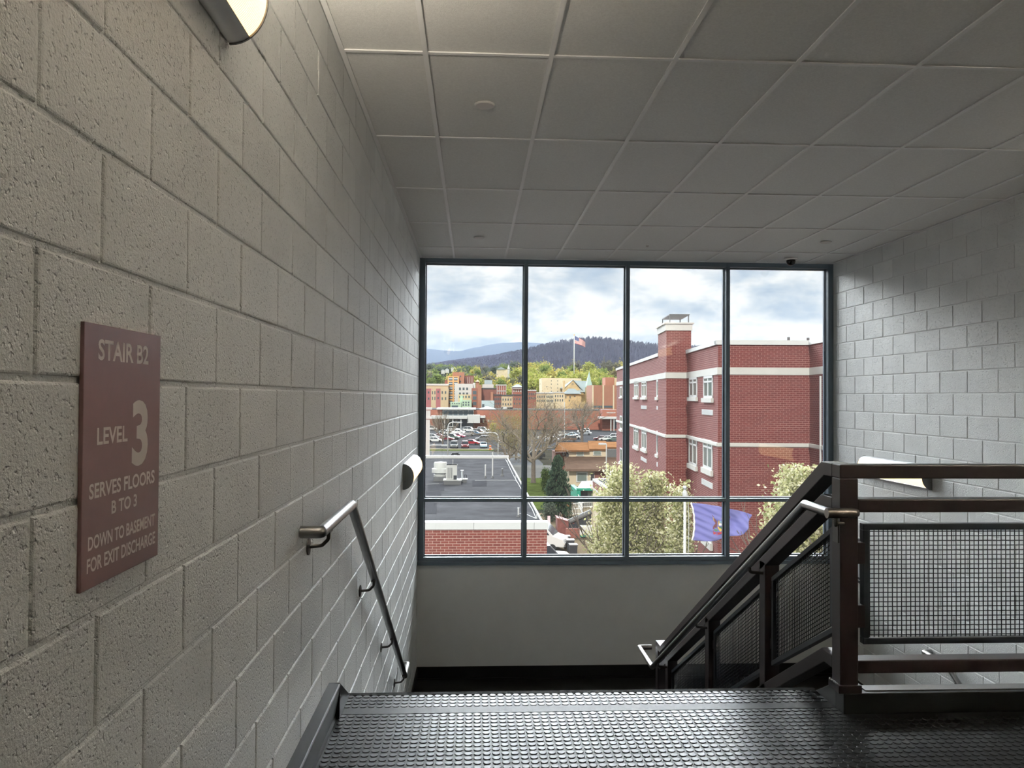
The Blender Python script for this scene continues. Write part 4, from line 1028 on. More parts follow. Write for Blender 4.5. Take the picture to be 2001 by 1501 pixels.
def grid(x0, dx, nx, w, y0, dy, ny, h): return [(x0+i*dx, x0+i*dx+w, y0+j*dy, y0+j*dy+h) for i in range(nx) for j in range(ny)]
def gable_z(t, x0, x1, xa, ye, ya, Y, dep, mat, name='roof', th=.4):
    a, b, c = at(x0, ye, Y), at(x1, ye, Y), at(xa, ya, Y)
    return MB().prism([(a.x, Y, a.z), (b.x, Y, b.z), (c.x, Y, c.z)], (0, dep, 0)).build(name, mat, t)
def hip(t, x0, x1, xa, xb, ye, ya, Y, dep, mat, name='roof'):
    a, b = at(x0, ye, Y), at(x1, ye, Y); c, d = at(xa, ya, Y+dep*.5), at(xb, ya, Y+dep*.5); zt = c.z
    m = MB(); m.v = [(a.x, Y, a.z), (b.x, Y, b.z), (b.x, Y+dep, b.z), (a.x, Y+dep, a.z), (c.x, Y+dep*.5, zt), (d.x, Y+dep*.5, zt)]
    m.f = [(0, 1, 5, 4), (1, 2, 5), (2, 3, 4, 5), (3, 0, 4), (0, 3, 2, 1)]; return m.build(name, mat, t)
# pink and tan row
t = bld('tan_building', 'long tan building with white parapet behind the pink row on the left', 425, 852)
wl(t, 822, 876, 752, 425, 16, 'tan_stucco'); wl(t, 821, 877, 750, 424.6, 17, 'white_paint', 753.5, 'parapet')
for lab, x0, x1, yt, mt, wr in (('pink stucco row house at the far left', 824, 842.5, 759.5, 'pink_stucco', grid(836, 9, 1, 3, 765, 12, 2, 4)), ('narrow tan row house between two pink ones', 842.5, 852, 762, 'tan_stucco', grid(844.4, 4.6, 2, 1.7, 764.5, 11, 2, 6)),
                               ('pink row house between the two tan ones', 852, 861, 759.5, 'pink_stucco', grid(855, 9, 1, 2.6, 764, 12, 2, 4)), ('wide tan row house left of the orange tower', 861, 876, 759.5, 'tan_stucco', grid(863, 6.5, 2, 2.4, 764.5, 12, 2, 5))):
    t = bld('row_house', lab, 408, (x0+x1)/2); wl(t, x0, x1, yt, 408, 12, mt); wn(t, 408, wr)
# orange tower
t = bld('orange_tower', 'tall orange framed office tower with rows of wide windows', 430, 886)
wl(t, 875, 896.5, 735.5, 430, 14, 'orange_trim'); wl(t, 884.5, 907, 727.5, 436, 12, 'orange_brick'); wl(t, 907, 926, 734, 446, 14, 'maroon_brick')
wn(t, 430, grid(877, 10, 2, 7.3, 737.5, 9.1, 6, 6.0), 'far_glass'); wn(t, 430, grid(877, 10, 2, 7.3, 739.5, 9.1, 6, 1.6), 'white_paint', 'blind', .2)
wn(t, 446, [(909.5, 910.3, 737, 749), (913.5, 914.3, 737, 749), (917.5, 918.3, 737, 749), (922, 922.8, 737, 749)], 'white_paint', 'column'); wn(t, 436, [(898.5, 901, 734, 737), (898.5, 901, 744, 747)])
t = bld('gable_house', 'tiny red gabled house left of the orange tower', 470, 872); wl(t, 869, 875, 744.5, 470, 8, 'red_brick'); gable_z(t, 868.5, 875.5, 872, 744.5, 741.5, 470, 8, 'maroon_brick')
# white block
t = bld('white_building', 'plain white block with two rows of small dark windows', 412, 906)
wl(t, 888.5, 924, 750, 412, 18, 'white_paint'); wl(t, 924, 929, 748, 414, 14, 'white_paint', name='side_wing'); wn(t, 412, grid(897, 7, 3, 3.7, 757.5, 9.8, 2, 4.6), frame='unit_grey')
# red building with pier
t = bld('red_building', 'red brick building with large arched windows and a tall orange pier', 396, 932)
wl(t, 921.5, 933.5, 758.5, 396, 12, 'red_brick'); wl(t, 933.5, 941, 752, 394, 12, 'orange_brick', name='pier'); wn(t, 396, grid(923.6, 9, 1, 7.4, 764, 10.6, 3, 6.6), frame='orange_brick')
t = bld('roof_turret', 'small orange brick turret with a pointed cap', 432, 933.5); wl(t, 930, 936.5, 746, 432, 6, 'orange_brick'); a = at(933.3, 742.5, 435)
hip(t, 929, 937.5, 933.2, 933.3, 746, 742, 431, 8, 'orange_trim', 'cap')
t = bld('brick_box', 'windowless dark brick block with a grey roof edge', 402, 955); wl(t, 941, 970.5, 761, 402, 18, 'maroon_brick'); wl(t, 941, 970.5, 758, 401.8, 18.4, 'grey_roof', 761, 'roof_edge')
t = bld('orange_pier', 'narrow orange brick stair tower on the right of the dark block', 398, 961.5); wl(t, 959, 964, 766, 398, 6, 'orange_brick')
t = bld('flat_white_building', 'white flat-roofed building above the dark brick block', 440, 956); wl(t, 943, 964.5, 751, 440, 16, 'white_paint'); wl(t, 947, 962, 743, 446, 10, 'slate', name='upper_storey')
t = bld('columned_building', 'red brick building with white columns and cornice', 428, 980)
wl(t, 970.5, 989.5, 752.5, 428, 16, 'red_brick'); wl(t, 970, 990, 751.5, 427.6, 17, 'white_paint', 753.5, 'cornice'); wn(t, 428, [(970.8, 971.8, 754, 772), (975, 976, 754, 772), (979.6, 980.6, 754, 772), (984, 985, 754, 772), (988.4, 989.4, 754, 772)], 'white_paint', 'column', .3); wn(t, 428, [(970.6, 989.4, 763.5, 765)], 'white_paint', 'belt_course', .3)
t = bld('mint_building', 'mint green building with a stepped top', 384, 901)
wl(t, 880, 901, 786, 384, 12, 'mint_paint'); wl(t, 901, 921.5, 782, 386, 12, 'mint_paint', name='side_wing'); wl(t, 899, 904, 773, 388, 6, 'mint_paint', name='stair_tower')
wn(t, 384, grid(883, 4.4, 4, 2, 787.5, 6, 1, 2.4)); wn(t, 386, grid(904, 5.2, 3, 2.6, 785, 5, 2, 3)); wn(t, 384, [(882.5, 895, 792.5, 797)], 'far_glass', 'shopfront')
t = bld('tan_annex', 'small stone annex with dark windows above the mint building', 398, 911); wl(t, 895, 921, 771, 398, 10, 'tan_stucco'); wn(t, 398, grid(897, 6, 4, 3.2, 773.5, 6, 1, 4))
t = bld('blue_building', 'pale blue building right of the orange pier', 390, 953); wl(t, 941, 966, 783, 390, 12, 'pale_blue'); wn(t, 390, [(942, 946.5, 790, 797)])
for lab, x0, x1, yt, mt, Y in (('low brown shop with a dark roof below the columned building', 964, 980, 773, 'maroon_brick', 400), ('tan shop in the row left of the window mullion', 980, 1002, 774, 'tan_stucco', 399), ('pinkish shop at the right end of the left-hand row', 1002, 1024, 773, 'red_brick', 398)):
    t = bld('shop', lab, Y, (x0+x1)/2); wl(t, x0, x1, yt, Y, 12, mt); wl(t, x0-.3, x1+.3, yt-2.4, Y-.3, 12.6, 'grey_roof', yt, 'roof_edge'); wn(t, Y, grid(x0+2, (x1-x0-2)/4, 4, 2.2, yt+5, 9, 2, 4))
t = bld('hip_house', 'brick house with a grey hipped roof and white porch', 455, 1011); wl(t, 1002, 1021, 757, 455, 12, 'red_brick'); hip(t, 1000.5, 1022.5, 1009, 1014, 757, 751, 454, 14, 'slate'); wn(t, 455, [(1002, 1021, 759, 760.2)], 'white_paint', 'porch_roof', 2); wn(t, 455, grid(1003, 4.4, 4, 2.6, 761.5, 8, 1, 4.4), 'white_paint')
# small houses and chapel on the far hill
def on_hill(x, Y): X = at(x, 700, Y).x; return X, terr(X, Y)
for lab, x, y, w in (('white house on the far hill, leftmost of the three', 865.5, 724, 7), ('white house on the far hill, middle of the three', 873.5, 722, 7), ('white house on the far hill, rightmost of the three', 884, 719.5, 5)):
    Y = 700; t = bld('white_house', lab, Y, x); wl(t, x-w/2, x+w/2, y, Y, 9, 'white_paint', y+7); gable_z(t, x-w/2-.4, x+w/2+.4, x, y, y-2.6, Y, 9, 'slate')
t = bld('hill_chapel', 'pale chapel with a slim white steeple among the hill trees', 640, 985)
wl(t, 971, 995, 722, 640, 12, 'cream_wall', 738); gable_z(t, 970, 988, 979, 722, 717, 639, 13, 'slate'); wl(t, 992, 996, 721, 638, 4, 'white_paint', 738, 'tower'); hip(t, 991.6, 996.4, 994, 994.01, 721, 712, 637.5, 5, 'white_paint', 'steeple')
# second pane
t = bld('cream_block', 'large cream warehouse wall with a few tiny windows', 470, 1085); wl(t, 1059, 1101, 739, 470, 20, 'cream_wall'); wl(t, 1101, 1136, 739.5, 476, 14, 'cream_wall', name='rear_wing')
wn(t, 470, [(x, x+1.6, y, y+1.6) for x in (1076.5, 1089) for y in (743.5, 750, 757.5, 764)]+[(1067.5, 1069.5, 755, 757)])
t = bld('stone_church', 'tan stone church with slate roofs and a green steeple', 440, 1127)
wl(t, 1104, 1136, 771, 440, 14, 'church_stone'); CY = 446
a, b, c = at(1104, 771, CY), at(1140, 771, CY), at(1119.5, 743.5, CY)
MB().prism([(a.x, CY, a.z), (b.x, CY, b.z), (at(1141, 770, CY).x, CY, at(1141, 770, CY).z), (c.x, CY, c.z), (at(1104, 757, CY).x, CY, at(1104, 757, CY).z)], (0, 1, 0)).build('gable_wall', 'church_stone', t)
e0 = at(1144.5, 769, CY); m = MB(); dep = 26
m.v = [(c.x, CY-.6, c.z+.3), (e0.x, CY-.6, e0.z), (e0.x+2, CY+dep, e0.z), (c.x+2, CY+dep, c.z+.3), (at(1103, 758.5, CY).x, CY-.6, at(1103, 758.5, CY).z), (at(1103, 758.5, CY).x, CY+dep, at(1103, 758.5, CY).z)]
m.f = [(0, 1, 2, 3), (0, 3, 5, 4), (3, 2, 5)]; m.build('roof', 'slate', t)
a1, b1 = at(1121, 743.5, CY+4), at(1148, 744.5, CY+4); e1, e2 = at(1131, 767, CY-1), at(1145, 766, CY-1)
MB().prism([(a1.x, a1.y, a1.z), (b1.x, b1.y, b1.z), (e2.x, e2.y, e2.z), (e1.x, e1.y, e1.z)], (0, .5, 0)).build('nave_roof', 'slate', t)
wl(t, 1128, 1148, 770, CY+6, 10, 'church_stone', name='nave_wall'); wl(t, 1100.5, 1104, 744, CY, 4, 'church_stone', name='buttress_tower')
hip(t, 1102.5, 1136.5, 1111, 1123, 769.5, 759.5, 438, 8, 'slate', 'apse_roof'); wn(t, 440, [(1104.6, 1106.6, 774, 778.5), (1113, 1115, 774, 778.5), (1122, 1124.5, 773.5, 776), (1111.5, 1113.5, 781, 784.5)]); wn(t, CY, [(1117.4, 1118.4, 749, 752), (1119.4, 1120.4, 749, 752)])
wl(t, 1146.5, 1156.5, 757, 438, 6.5, 'church_stone', name='tower'); hip(t, 1146, 1157, 1151.4, 1151.5, 757, 725.5, 437.6, 7.2, 'copper', 'steeple')
for x in (1149, 1153): wn(t, 438, [(x, x+1, 766, 775)])
hip(t, 1155.2, 1157.4, 1156.3, 1156.31, 757, 744, 437, 1.2, 'copper', 'pinnacle')
t = bld('pilaster_building', 'orange brick building with tall cream pilasters', 400, 1183)
wl(t, 1157, 1209, 753, 400, 20, 'orange_brick'); wn(t, 400, [(1157, 1159.6, 753, 800), (1177, 1179.8, 753, 800), (1197.2, 1199.8, 753, 800)], 'cream_wall', 'pilaster', .8); wl(t, 1183, 1201, 737.5, 408, 10, 'orange_brick', name='penthouse'); wl(t, 1201, 1209, 739, 406, 10, 'tan_stucco', name='stair_tower'); wn(t, 400, [(1160, 1177, 793, 797), (1180, 1197, 793, 797)], 'far_glass', 'shopfront')
for lab, x0, x1, yt, mt, Y in (('red brick shop with white cornice right of the first mullion', 1028, 1048, 763, 'red_brick', 412), ('low tan shop left of the church', 1048, 1066, 768, 'tan_stucco', 410), ('cream shop with white sign band in front of the church', 1066, 1082, 768, 'cream_wall', 408), ('pale striped shop directly below the cream warehouse', 1078, 1103, 767, 'cream_wall', 420)):
    t = bld('shop', lab, Y, (x0+x1)/2); wl(t, x0, x1, yt, Y, 12, mt); wl(t, x0-.2, x1+.2, yt-1.2, Y-.4, 12.6, 'white_paint', yt+1, 'cornice'); wn(t, Y, grid(x0+2, (x1-x0-2)/5, 5, 1.9, yt+5, 8, 2, 4.5))
# shopping building with glazed entrance
MY = 318
t = bld('shopping_building', 'long low brick shopping building with a white glazed entrance', MY, 980)
wl(t, 838, 864, 801, MY, 30, 'mall_brick'); wl(t, 925, 1176, 802.5, MY, 30, 'mall_brick'); wl(t, 838, 1212, 800.4, MY+1, 32, 'grey_roof', 803, 'roof_edge'); wl(t, 864, 925, 803, MY+1, 28, 'white_paint')
wl(t, 853, 930, 797.5, MY-3, 18, 'white_paint', 800.5, 'entrance_roof'); wn(t, MY, grid(866, 10, 6, 8.6, 802.2, 5.4, 2, 4.6), 'far_glass', 'window', .4, 'white_trim')
wl(t, 842, 913, 813, MY-9, 9, 'white_paint', 818.5, 'canopy'); wl(t, 913, 938, 811, MY-7, 9, 'white_paint', 827, 'sign_wall'); wl(t, 938, 948.5, 813, MY-6, 6, 'white_paint', 817, 'canopy'); wn(t, MY, [(866, 912, 820, 834)], 'far_glass', 'shopfront', .3)
for x in (868, 884, 900): wl(t, x, x+1.6, 818, MY-8.5, .6, 'white_paint', name='canopy_column')
wn(t, MY, [(950, 950.6, 812, 814)], 'far_glass'); wn(t, MY, [(943, 946, 819, 826), (953, 956, 820.5, 824)], 'white_paint', 'wall_sign', .3)
hip(t, 934, 972, 950, 956, 801, 794.5, MY+4, 18, 'pale_blue', 'skylight'); wl(t, 980, 1002, 795.5, MY+14, 5, 'dark_trim', 801, 'rooftop_unit'); wl(t, 983, 991, 796.5, MY+10, 4, 'white_paint', 801, 'rooftop_unit')
wl(t, 1177, 1212, 801, MY-6, 6, 'mall_brick', name='portal_wall'); wl(t, 1174, 1212, 815, MY-12, 8, 'white_paint', 819, 'canopy')
for x in (1193, 1199): wl(t, x, x+1.8, 819, MY-11.5, .6, 'white_paint', name='canopy_column')
lt = MB(); x = 1185.6
for w in (.9, .6, 1.2, .6, 1.1, 1.0, 1.0, 1.1, 1.0, 0, 1.0, 1.0, 1.0):
    if w: a, b = at(x, 807.6, MY-6), at(x+w, 805.6, MY-6); lt.box(a.x, b.x, MY-6.15, MY-6, a.z, b.z)
    x += w+.45
lt.build('sign_lettering', 'white_paint', t); wn(t, MY-6, [(1201, 1212, 821, 838)], 'far_glass', 'doorway')
# white square column of a nearby building at the left edge of the window
t = thing('white_column', 'tall square white column at the left edge of the view, beyond the flat roof', 'column', (at(834.5, 800, 60).x, 60, ZG))
for nm, x0, x1, y0, y1, d in (('shaft', 830, 839.5, 820, None, 0), ('upper_block', 828.5, 840.5, 802, 815, .05), ('capital', 827, 843.5, 796.5, 800.5, .14), ('collar', 827.5, 842.5, 815, 818.5, .10)):
    a, b = at(x0, y0, 60), at(x1, y0, 60); MB().box(a.x, b.x, 60-d, 60.4+d, at(x0, y1, 60).z if y1 else ZG, a.z).build(nm, 'white_paint', t)
# townhouse
TY = 112.0
t = bld('townhouse', 'beige townhouse with orange upper roofs and a brown lower roof', TY, 1160)
wl(t, 1112, 1210, 878, TY+5, 6, 'beige_siding'); wl(t, 1085, 1112, 884, TY+7, 5, 'maroon_brick', name='dark_wing'); wl(t, 1187, 1207, 878, TY+4.7, 1, 'unit_dark', 895, 'painted_recess')  # dark block proud of the wall, painted as a shaded recess
a, b = at(1102, 896, TY+5), at(1210, 896, TY+5); c, d = at(1105, 921, TY-1), at(1210, 921, TY-1)
MB().prism([(a.x, a.y, a.z), (b.x, b.y, b.z), (d.x, d.y, d.z), (c.x, c.y, c.z)], (0, .12, .3)).build('lower_roof', 'shingle_brown', t)
for nm, x0, x1, ye, yr, off in (('upper_roof', 1084, 1152, 880, 864.5, 0), ('upper_roof', 1151, 1187, 877.5, 861.5, .4), ('upper_roof', 1186, 1210, 874, 863.5, 1.2)):
    a, b = at(x0, ye, TY+4.2+off), at(x1, ye, TY+4.2+off); c, d = at(x0+(5 if x0 < 1100 else 0)-2, yr, TY+9), at(x1-3, yr, TY+9)
    MB().prism([(a.x, a.y, a.z), (b.x, b.y, b.z), (d.x, d.y, d.z), (c.x, c.y, c.z)], (0, .1, -.25)).build(nm, 'shingle_orange', t)
wl(t, 1112, 1210, 921, TY, 6, 'beige_siding', name='lower_wall'); wl(t, 1160, 1188, 922, TY-.1, 1, 'maroon_brick', name='brick_panel')
wn(t, TY+5, [(1127.5, 1139.5, 881.5, 890), (1160.5, 1173.5, 880.5, 888.5)], 'window_green', 'window', .1, 'unit_grey'); wn(t, TY, [(1128, 1146, 924, 940)], 'window_green', 'window', .1, 'white_trim')
wn(t, TY, [(1154, 1160.5, 926, 946), (1191, 1198.5, 925, 946)], 'dark_trim', 'door', .15, 'white_trim'); wn(t, TY+5, [(1099, 1103, 884, 890), (1106, 1111, 883, 893), (1187.5, 1189.5, 880, 890)], 'dark_trim')
# awning, annex, yard things
t = thing('loading_awning', 'white loading awning with a green edge beside the spruce', 'awning', (at(1140, 960, 100).x, 100, ZG))
a, b, c, d = at(1127, 957, 96), at(1158, 954, 96), at(1158, 941, 103), at(1137, 942, 103)
MB().prism([tuple(a), tuple(b), tuple(c), tuple(d)], (0, 0, .1)).build('canopy', 'white_paint', t)
a2, b2 = at(1126.5, 954, 95.9), at(1158, 958, 95.9); MB().box(a2.x, b2.x, 95.8, 95.95, b2.z-.05, a2.z).box(a2.x, a2.x+.5, 95.8, 102, at(1127, 983, 96).z, b2.z).build('green_edge', 'green_awning', t)
MB().box(a2.x+.6, b2.x, 100, 100.2, ZG, b2.z).build('shade_sheet', 'dark_trim', t); MB().box(a2.x-.1, b2.x, 95.6, 100, ZG, at(1140, 981, 96).z).build('loading_dock', 'sidewalk', t)  # dark sheet put in for the shade under the awning
t = thing('brick_annex', 'small brick annex with dark flat roof and white sloping coping', 'building', (14, 72, ZG))
ax, bx = at(1158.5, 935, 80), at(1196, 965, 64.5); zr = ax.z
MB().box(ax.x, 30, 64.5, 80, ZG, zr-.9).build('lower_wall', 'beige_siding', t); MB().box(ax.x-.02, 30, 64.48, 80, zr-.9, zr-.12).build('wall', 'clinic_brick', t, uv=True); MB().box(ax.x+.3, 30, 64.8, 79.7, zr-.14, zr-.08).build('roof', 'roof_membrane', t)
MB().box(ax.x-.08, ax.x+.3, 64.4, 80.1, zr-.2, zr).box(ax.x-.08, 30, 64.4, 64.75, zr-.2, zr).box(ax.x-.08, 30, 79.8, 80.1, zr-.2, zr).box(ax.x-.06, ax.x+.02, 64.4, 80.1, zr-1.05, zr-.9).build('coping', 'white_paint', t)
p = onz(1206, 944, zr); MB().box(p.x-.8, p.x+1.2, p.y, p.y+1.4, zr, zr+.75).build('rooftop_unit', 'unit_grey', t)
def Gp(x, y): return onz(x, y, ZG+.04)
# white guard railing around the ramp
t = thing('ramp_railing', 'white metal railing around the loading ramp behind the yellow stack', 'railing', Gp(1120, 1005))
def rail_run(a, b, h, n):
    m = MB(); a, b = Vector(a), Vector(b)
    for k in (1, .55, .12): m.bar(a+Vector((0, 0, h*k)), b+Vector((0, 0, h*k)), .06)
    for i in range(n+1): q = a+(b-a)*i/n; m.bar(q, q+Vector((0, 0, h)), .05, up=(1, 0, 0))
    m.build('rail_section', 'white_trim', t)
rail_run(Gp(1092, 1009), Gp(1139, 1006), 1.35, 16); rail_run(Gp(1139, 1006), Gp(1128, 985), 1.35, 10); rail_run(Gp(1086, 1014), Gp(1100, 1012), 1.0, 4); rail_run(Gp(1130, 993), Gp(1160, 992), 1.2, 8)
p = Gp(1104.5, 1012); t = thing('pallet_stack', 'stack of yellow wooden pallets in the yard in front of the railing', 'pallets', p, kind=None)
for k in range(4):
    m = MB(); z = p.z+.15+k*.36
    for i in range(5): m.box(p.x-.42+i*.18-.07, p.x-.42+i*.18+.07, p.y, p.y+1.0, z+.20, z+.25)
    for yy in (0, .45, .9): m.box(p.x-.5, p.x+.42, p.y+yy, p.y+yy+.1, z, z+.20)
    m.build('pallet', 'pallet_wood', t)
MB().box(p.x-.5, p.x+.45, p.y, p.y+1, p.z, p.z+.15).build('skid', 'bin_dark', t)
# retaining walls
p, q = Gp(1087, 1044)-Vector((.75, 0, 0)), Gp(1086.5, 1028)-Vector((.75, 0, 0))
tag(MB().prism([(p.x-.15, p.y, ZG), (p.x+.15, p.y, ZG), (q.x+.15, q.y, ZG), (q.x-.15, q.y, ZG)], (0, 0, 1.1)).build('retaining_wall', 'dumpster_rust'), 'low rusty wall running along the yard beside the white van', 'wall')
# dumpster, bins, tarp-covered frame
p = Gp(1103, 1046); t = thing('dumpster', 'rusty maroon dumpster behind the white van', 'dumpster', p)
MB().prism([(p.x-.7, p.y, p.z), (p.x+.9, p.y, p.z), (p.x+.9, p.y, p.z+1.1), (p.x-.7, p.y, p.z+1.6)], (0, 1.6, 0)).build('bin', 'dumpster_rust', t); MB().prism([(p.x-.75, p.y-.05, p.z+1.6), (p.x+.95, p.y-.05, p.z+1.1), (p.x+.95, p.y-.05, p.z+1.2), (p.x-.75, p.y-.05, p.z+1.7)], (0, 1.7, 0)).build('lid', 'dumpster_rust', t)
p = Gp(1111, 1050); tag(MB().box(p.x-.3, p.x+1.1, p.y-.5, p.y-.2, p.z, p.z+.9).build('brick_planter', 'clinic_brick', uv=True), 'low red brick wall between the dumpster and the black skip', 'wall')
p = Gp(1135, 1046); t = thing('skip', 'black tilted skip with a roll cover in the yard', 'skip', p)
MB().prism([(p.x-1.2, p.y, p.z+.1), (p.x+1.0, p.y, p.z+.9), (p.x+1.0, p.y, p.z+2.2), (p.x-1.2, p.y, p.z+1.2)], (0, 1.7, 0)).build('body', 'bin_dark', t); MB().tube([(p.x-1.2, p.y-.05, p.z+1.3), (p.x+1.0, p.y-.05, p.z+2.3)], .24, 10).build('roll_cover', 'unit_dark', t); MB().box(p.x-1.15, p.x-.4, p.y+.1, p.y+1.5, p.z, p.z+.6).build('stand', 'white_paint', t)
p = Gp(1143, 1052); t = thing('white_cart', 'small white covered cart under the flowering pear tree', 'cart', p); MB().box(p.x-.5, p.x+.8, p.y, p.y+1, p.z+.3, p.z+1.1).build('box', 'white_paint', t); MB().box(p.x-.5, p.x+.8, p.y, p.y+1, p.z+.12, p.z+.3).build('base', 'green_awning', t)
for lab, x, y in (('dark wheeled bin, leftmost of the three beside the pear tree', 1107, 1072), ('dark wheeled bin, middle of the three beside the pear tree', 1115, 1080), ('dark wheeled bin nearest the window of the three beside the pear tree', 1121, 1090)):
    p = Gp(x, y); t = thing('wheeled_bin', lab, 'bin', p, 'wheeled bins in the yard')
    MB().prism([(p.x-.26, p.y, p.z+.08), (p.x+.26, p.y, p.z+.08), (p.x+.33, p.y, p.z+1.0), (p.x-.33, p.y, p.z+1.0)], (0, .65, 0)).build('body', 'bin_dark', t)
    MB().box(p.x-.36, p.x+.36, p.y-.05, p.y+.72, p.z+1.0, p.z+1.09).build('lid', 'unit_dark', t)
    for s_ in (-1, 1): MB().lathe([(.1, -.03), (.1, .03)], (p.x+s_*.22, p.y+.6, p.z+.1), 10, 'x').build('wheel', 'tyre', t)

# ---- street lamps
def street_lamp(label, x, yb, ytop, xarm, Y, drop=0):
    p = at(x, ytop, Y); zb = ZG; e = at(xarm, ytop+drop, Y); t = thing('street_lamp', label, 'street lamp', (p.x, Y, zb)); k = Y/F_PX
    dx = e.x-p.x
    MB().tube(fillet([(p.x, Y, zb), (p.x, Y, p.z), (e.x, Y, e.z)], abs(dx)*.75, 8), [.10+0*i for i in range(11)] if False else .075*max(1, Y/110), 8).build('pole', 'white_trim', t, smooth=True)
    MB().box(e.x-.5, e.x+.5, Y-.18, Y+.18, e.z-.16, e.z+.06).build('lamp_head', 'galvanised', t)
    MB().lathe([(.28, 0), (.28, .4), (.12, .5)], (p.x, Y, zb), 10).build('base', 'sidewalk', t)
street_lamp('tall street lamp in front of the parking lot, arm to the right', 875.5, 893, 825.5, 898, 150)
street_lamp('street lamp beside the yellow twigged tree, arm to the left', 973.5, 895, 845.5, 948, 140)
street_lamp('street lamp at the left edge of the window, arm to the right', 826, 900, 870, 868, 130)
street_lamp('street lamp in front of the townhouse, arm to the left', 1185, 935, 867, 1177, 105)
p = gb(1103, 858); tag(MB().tube([p, (p[0], p[1], at(1103, 786, p[1]).z)], .14, 6).build('lot_light_pole', 'white_trim'), 'slim white pole standing in the parking lot beside the spreading bare tree', 'pole')
p = gb(1169, 890); tag(MB().tube([p, (p[0], p[1], at(1169, 852, p[1]).z)], .06, 6).build('utility_pole', 'bark'), 'thin dark pole standing in front of the townhouse', 'pole')
p = at(887, 684, 6400); tag(MB().tube([(p.x, 6400, p.z-60), (p.x, 6400, at(887, 672, 6400).z)], [1.2, .6], 5).build('radio_mast', 'unit_grey'), 'thin radio mast on the far blue ridge', 'mast')

# ---- vehicles
pm('paint_white', (.72, .73, .73), .3); pm('paint_silver', (.42, .44, .46), .3, metal=.4); pm('paint_black', (.025, .027, .03), .25); pm('paint_red', (.36, .025, .035), .3); pm('paint_darkred', (.17, .02, .03), .3)
pm('paint_blue', (.10, .24, .42), .3); pm('paint_lightblue', (.36, .52, .62), .3); pm('paint_grey', (.16, .17, .18), .3); pm('paint_green', (.10, .15, .13), .3); pm('paint_pink', (.46, .07, .14), .3); pm('paint_brown', (.16, .10, .07), .35)
pm('headlamp', (.8, .8, .76), .2)
def vehicle(shape, mat):
    t = thing('car', 'car', 'car', (0, 0, 0))
    if shape == 'sedan':
        low = [(-2.25, .32), (-2.32, .62), (-2.2, .92), (-1.5, .98), (1.05, .96), (2.1, .80), (2.3, .6), (2.25, .32)]; cab = (-1.75, 1.0, -1.15, .3, .95, 1.44, .84, .62); ww = .89
    elif shape == 'suv':
        low = [(-2.3, .38), (-2.35, .7), (-2.3, 1.1), (1.1, 1.1), (2.15, .98), (2.3, .7), (2.25, .38)]; cab = (-2.25, 1.15, -2.05, .5, 1.08, 1.76, .9, .74); ww = .95
    else:
        low = [(-2.8, .42), (-2.85, 1.2), (-2.75, 2.2), (.75, 2.25), (1.0, 2.15), (1.78, 1.36), (2.6, 1.12), (2.78, .8), (2.74, .42)]; ww = 1.0
        MB().prism([(x, -ww, z) for x, z in low], (0, 2*ww, 0)).build('body', mat, t, bevel=.07, seg=3)
        m = MB(); m.prism([(1.06, -.85, 2.10), (1.06, .85, 2.10), (1.74, .90, 1.42), (1.74, -.90, 1.42)], (.02, 0, .02))
        for sy in (-1, 1): m.prism([(.15, sy*1.0, 1.45), (1.45, sy*1.0, 1.42), (.95, sy*1.0, 2.05), (.15, sy*1.0, 2.05)], (0, sy*.012, 0))
        m.build('windows', 'car_glass', t)
        MB().box(2.72, 2.84, -.85, .85, .45, .75).build('bumper', 'unit_dark', t)
    if shape != 'van':
     bm = MB().prism([(x, -ww, z) for x, z in low], (0, 2*ww, 0)); x0, x1, x2, x3, z0, z1, w0, w1 = cab
     bm.prism([(x2-.02, -w1-.02, z1), (x3+.02, -w1-.02, z1), (x3+.02, w1+.02, z1), (x2-.02, w1+.02, z1)], (0, 0, .06))
     def gl(f0, f1):
         a = [(x0, -w0, z0), (x1, -w0, z0), (x1, w0, z0), (x0, w0, z0)]; b = [(x2, -w1, z1), (x3, -w1, z1), (x3, w1, z1), (x2, w1, z1)]
         m = MB(); m.v = a+b; m.f = [(0, 1, 5, 4), (1, 2, 6, 5), (2, 3, 7, 6), (3, 0, 4, 7), (4, 5, 6, 7)]; return m
     for s_ in (-1, 1):
         for xa, xb in ((x0, x2), (x1, x3), ((x0+x1)/2-.1, (x2+x3)/2-.05)): bm.bar((xa, s_*w0, z0), (xb, s_*w1, z1), .09)
     bm.build('body', mat, t, bevel=.05, seg=2)
     gl(0, 0).build('windows', 'car_glass', t)
    for sx in (-1.42, 1.42):
        for sy in (-1, 1): MB().lathe([(.30, -.11), (.34, -.09), (.34, .09), (.30, .11)], (sx if shape != 'van' else sx*1.2, 0, .34), 14, 'y').xf(lambda p, sy=sy: p+Vector((0, sy*(ww-.08), 0))).build('wheel', 'tyre', t)
    m = MB()
    for sy in (-1, 1): m.box(low[-2][0]-.12, low[-2][0]+.02, sy*ww*.72-.18, sy*ww*.72+.18, .66, .80)
    m.build('headlamps', 'headlamp', t); return t
PROTO = {}
def car(x, y, shape, mat, rz, label, group='cars in the parking lot'):
    p = onz(x, y, ZG+.05); k = (shape, mat)
    if k not in PROTO: o = PROTO[k] = vehicle(shape, 'paint_'+mat); o.location = p; o.rotation_euler = (0, 0, math.radians(rz)); o['label'] = label; o['group'] = group
    else: o = dup(PROTO[k], p, math.radians(rz), None, label, group)
    if shape == 'suv': o.name = 'suv'; o['category'] = 'car'
    if shape == 'van': o.name = 'van'; o['category'] = 'van'
    return o
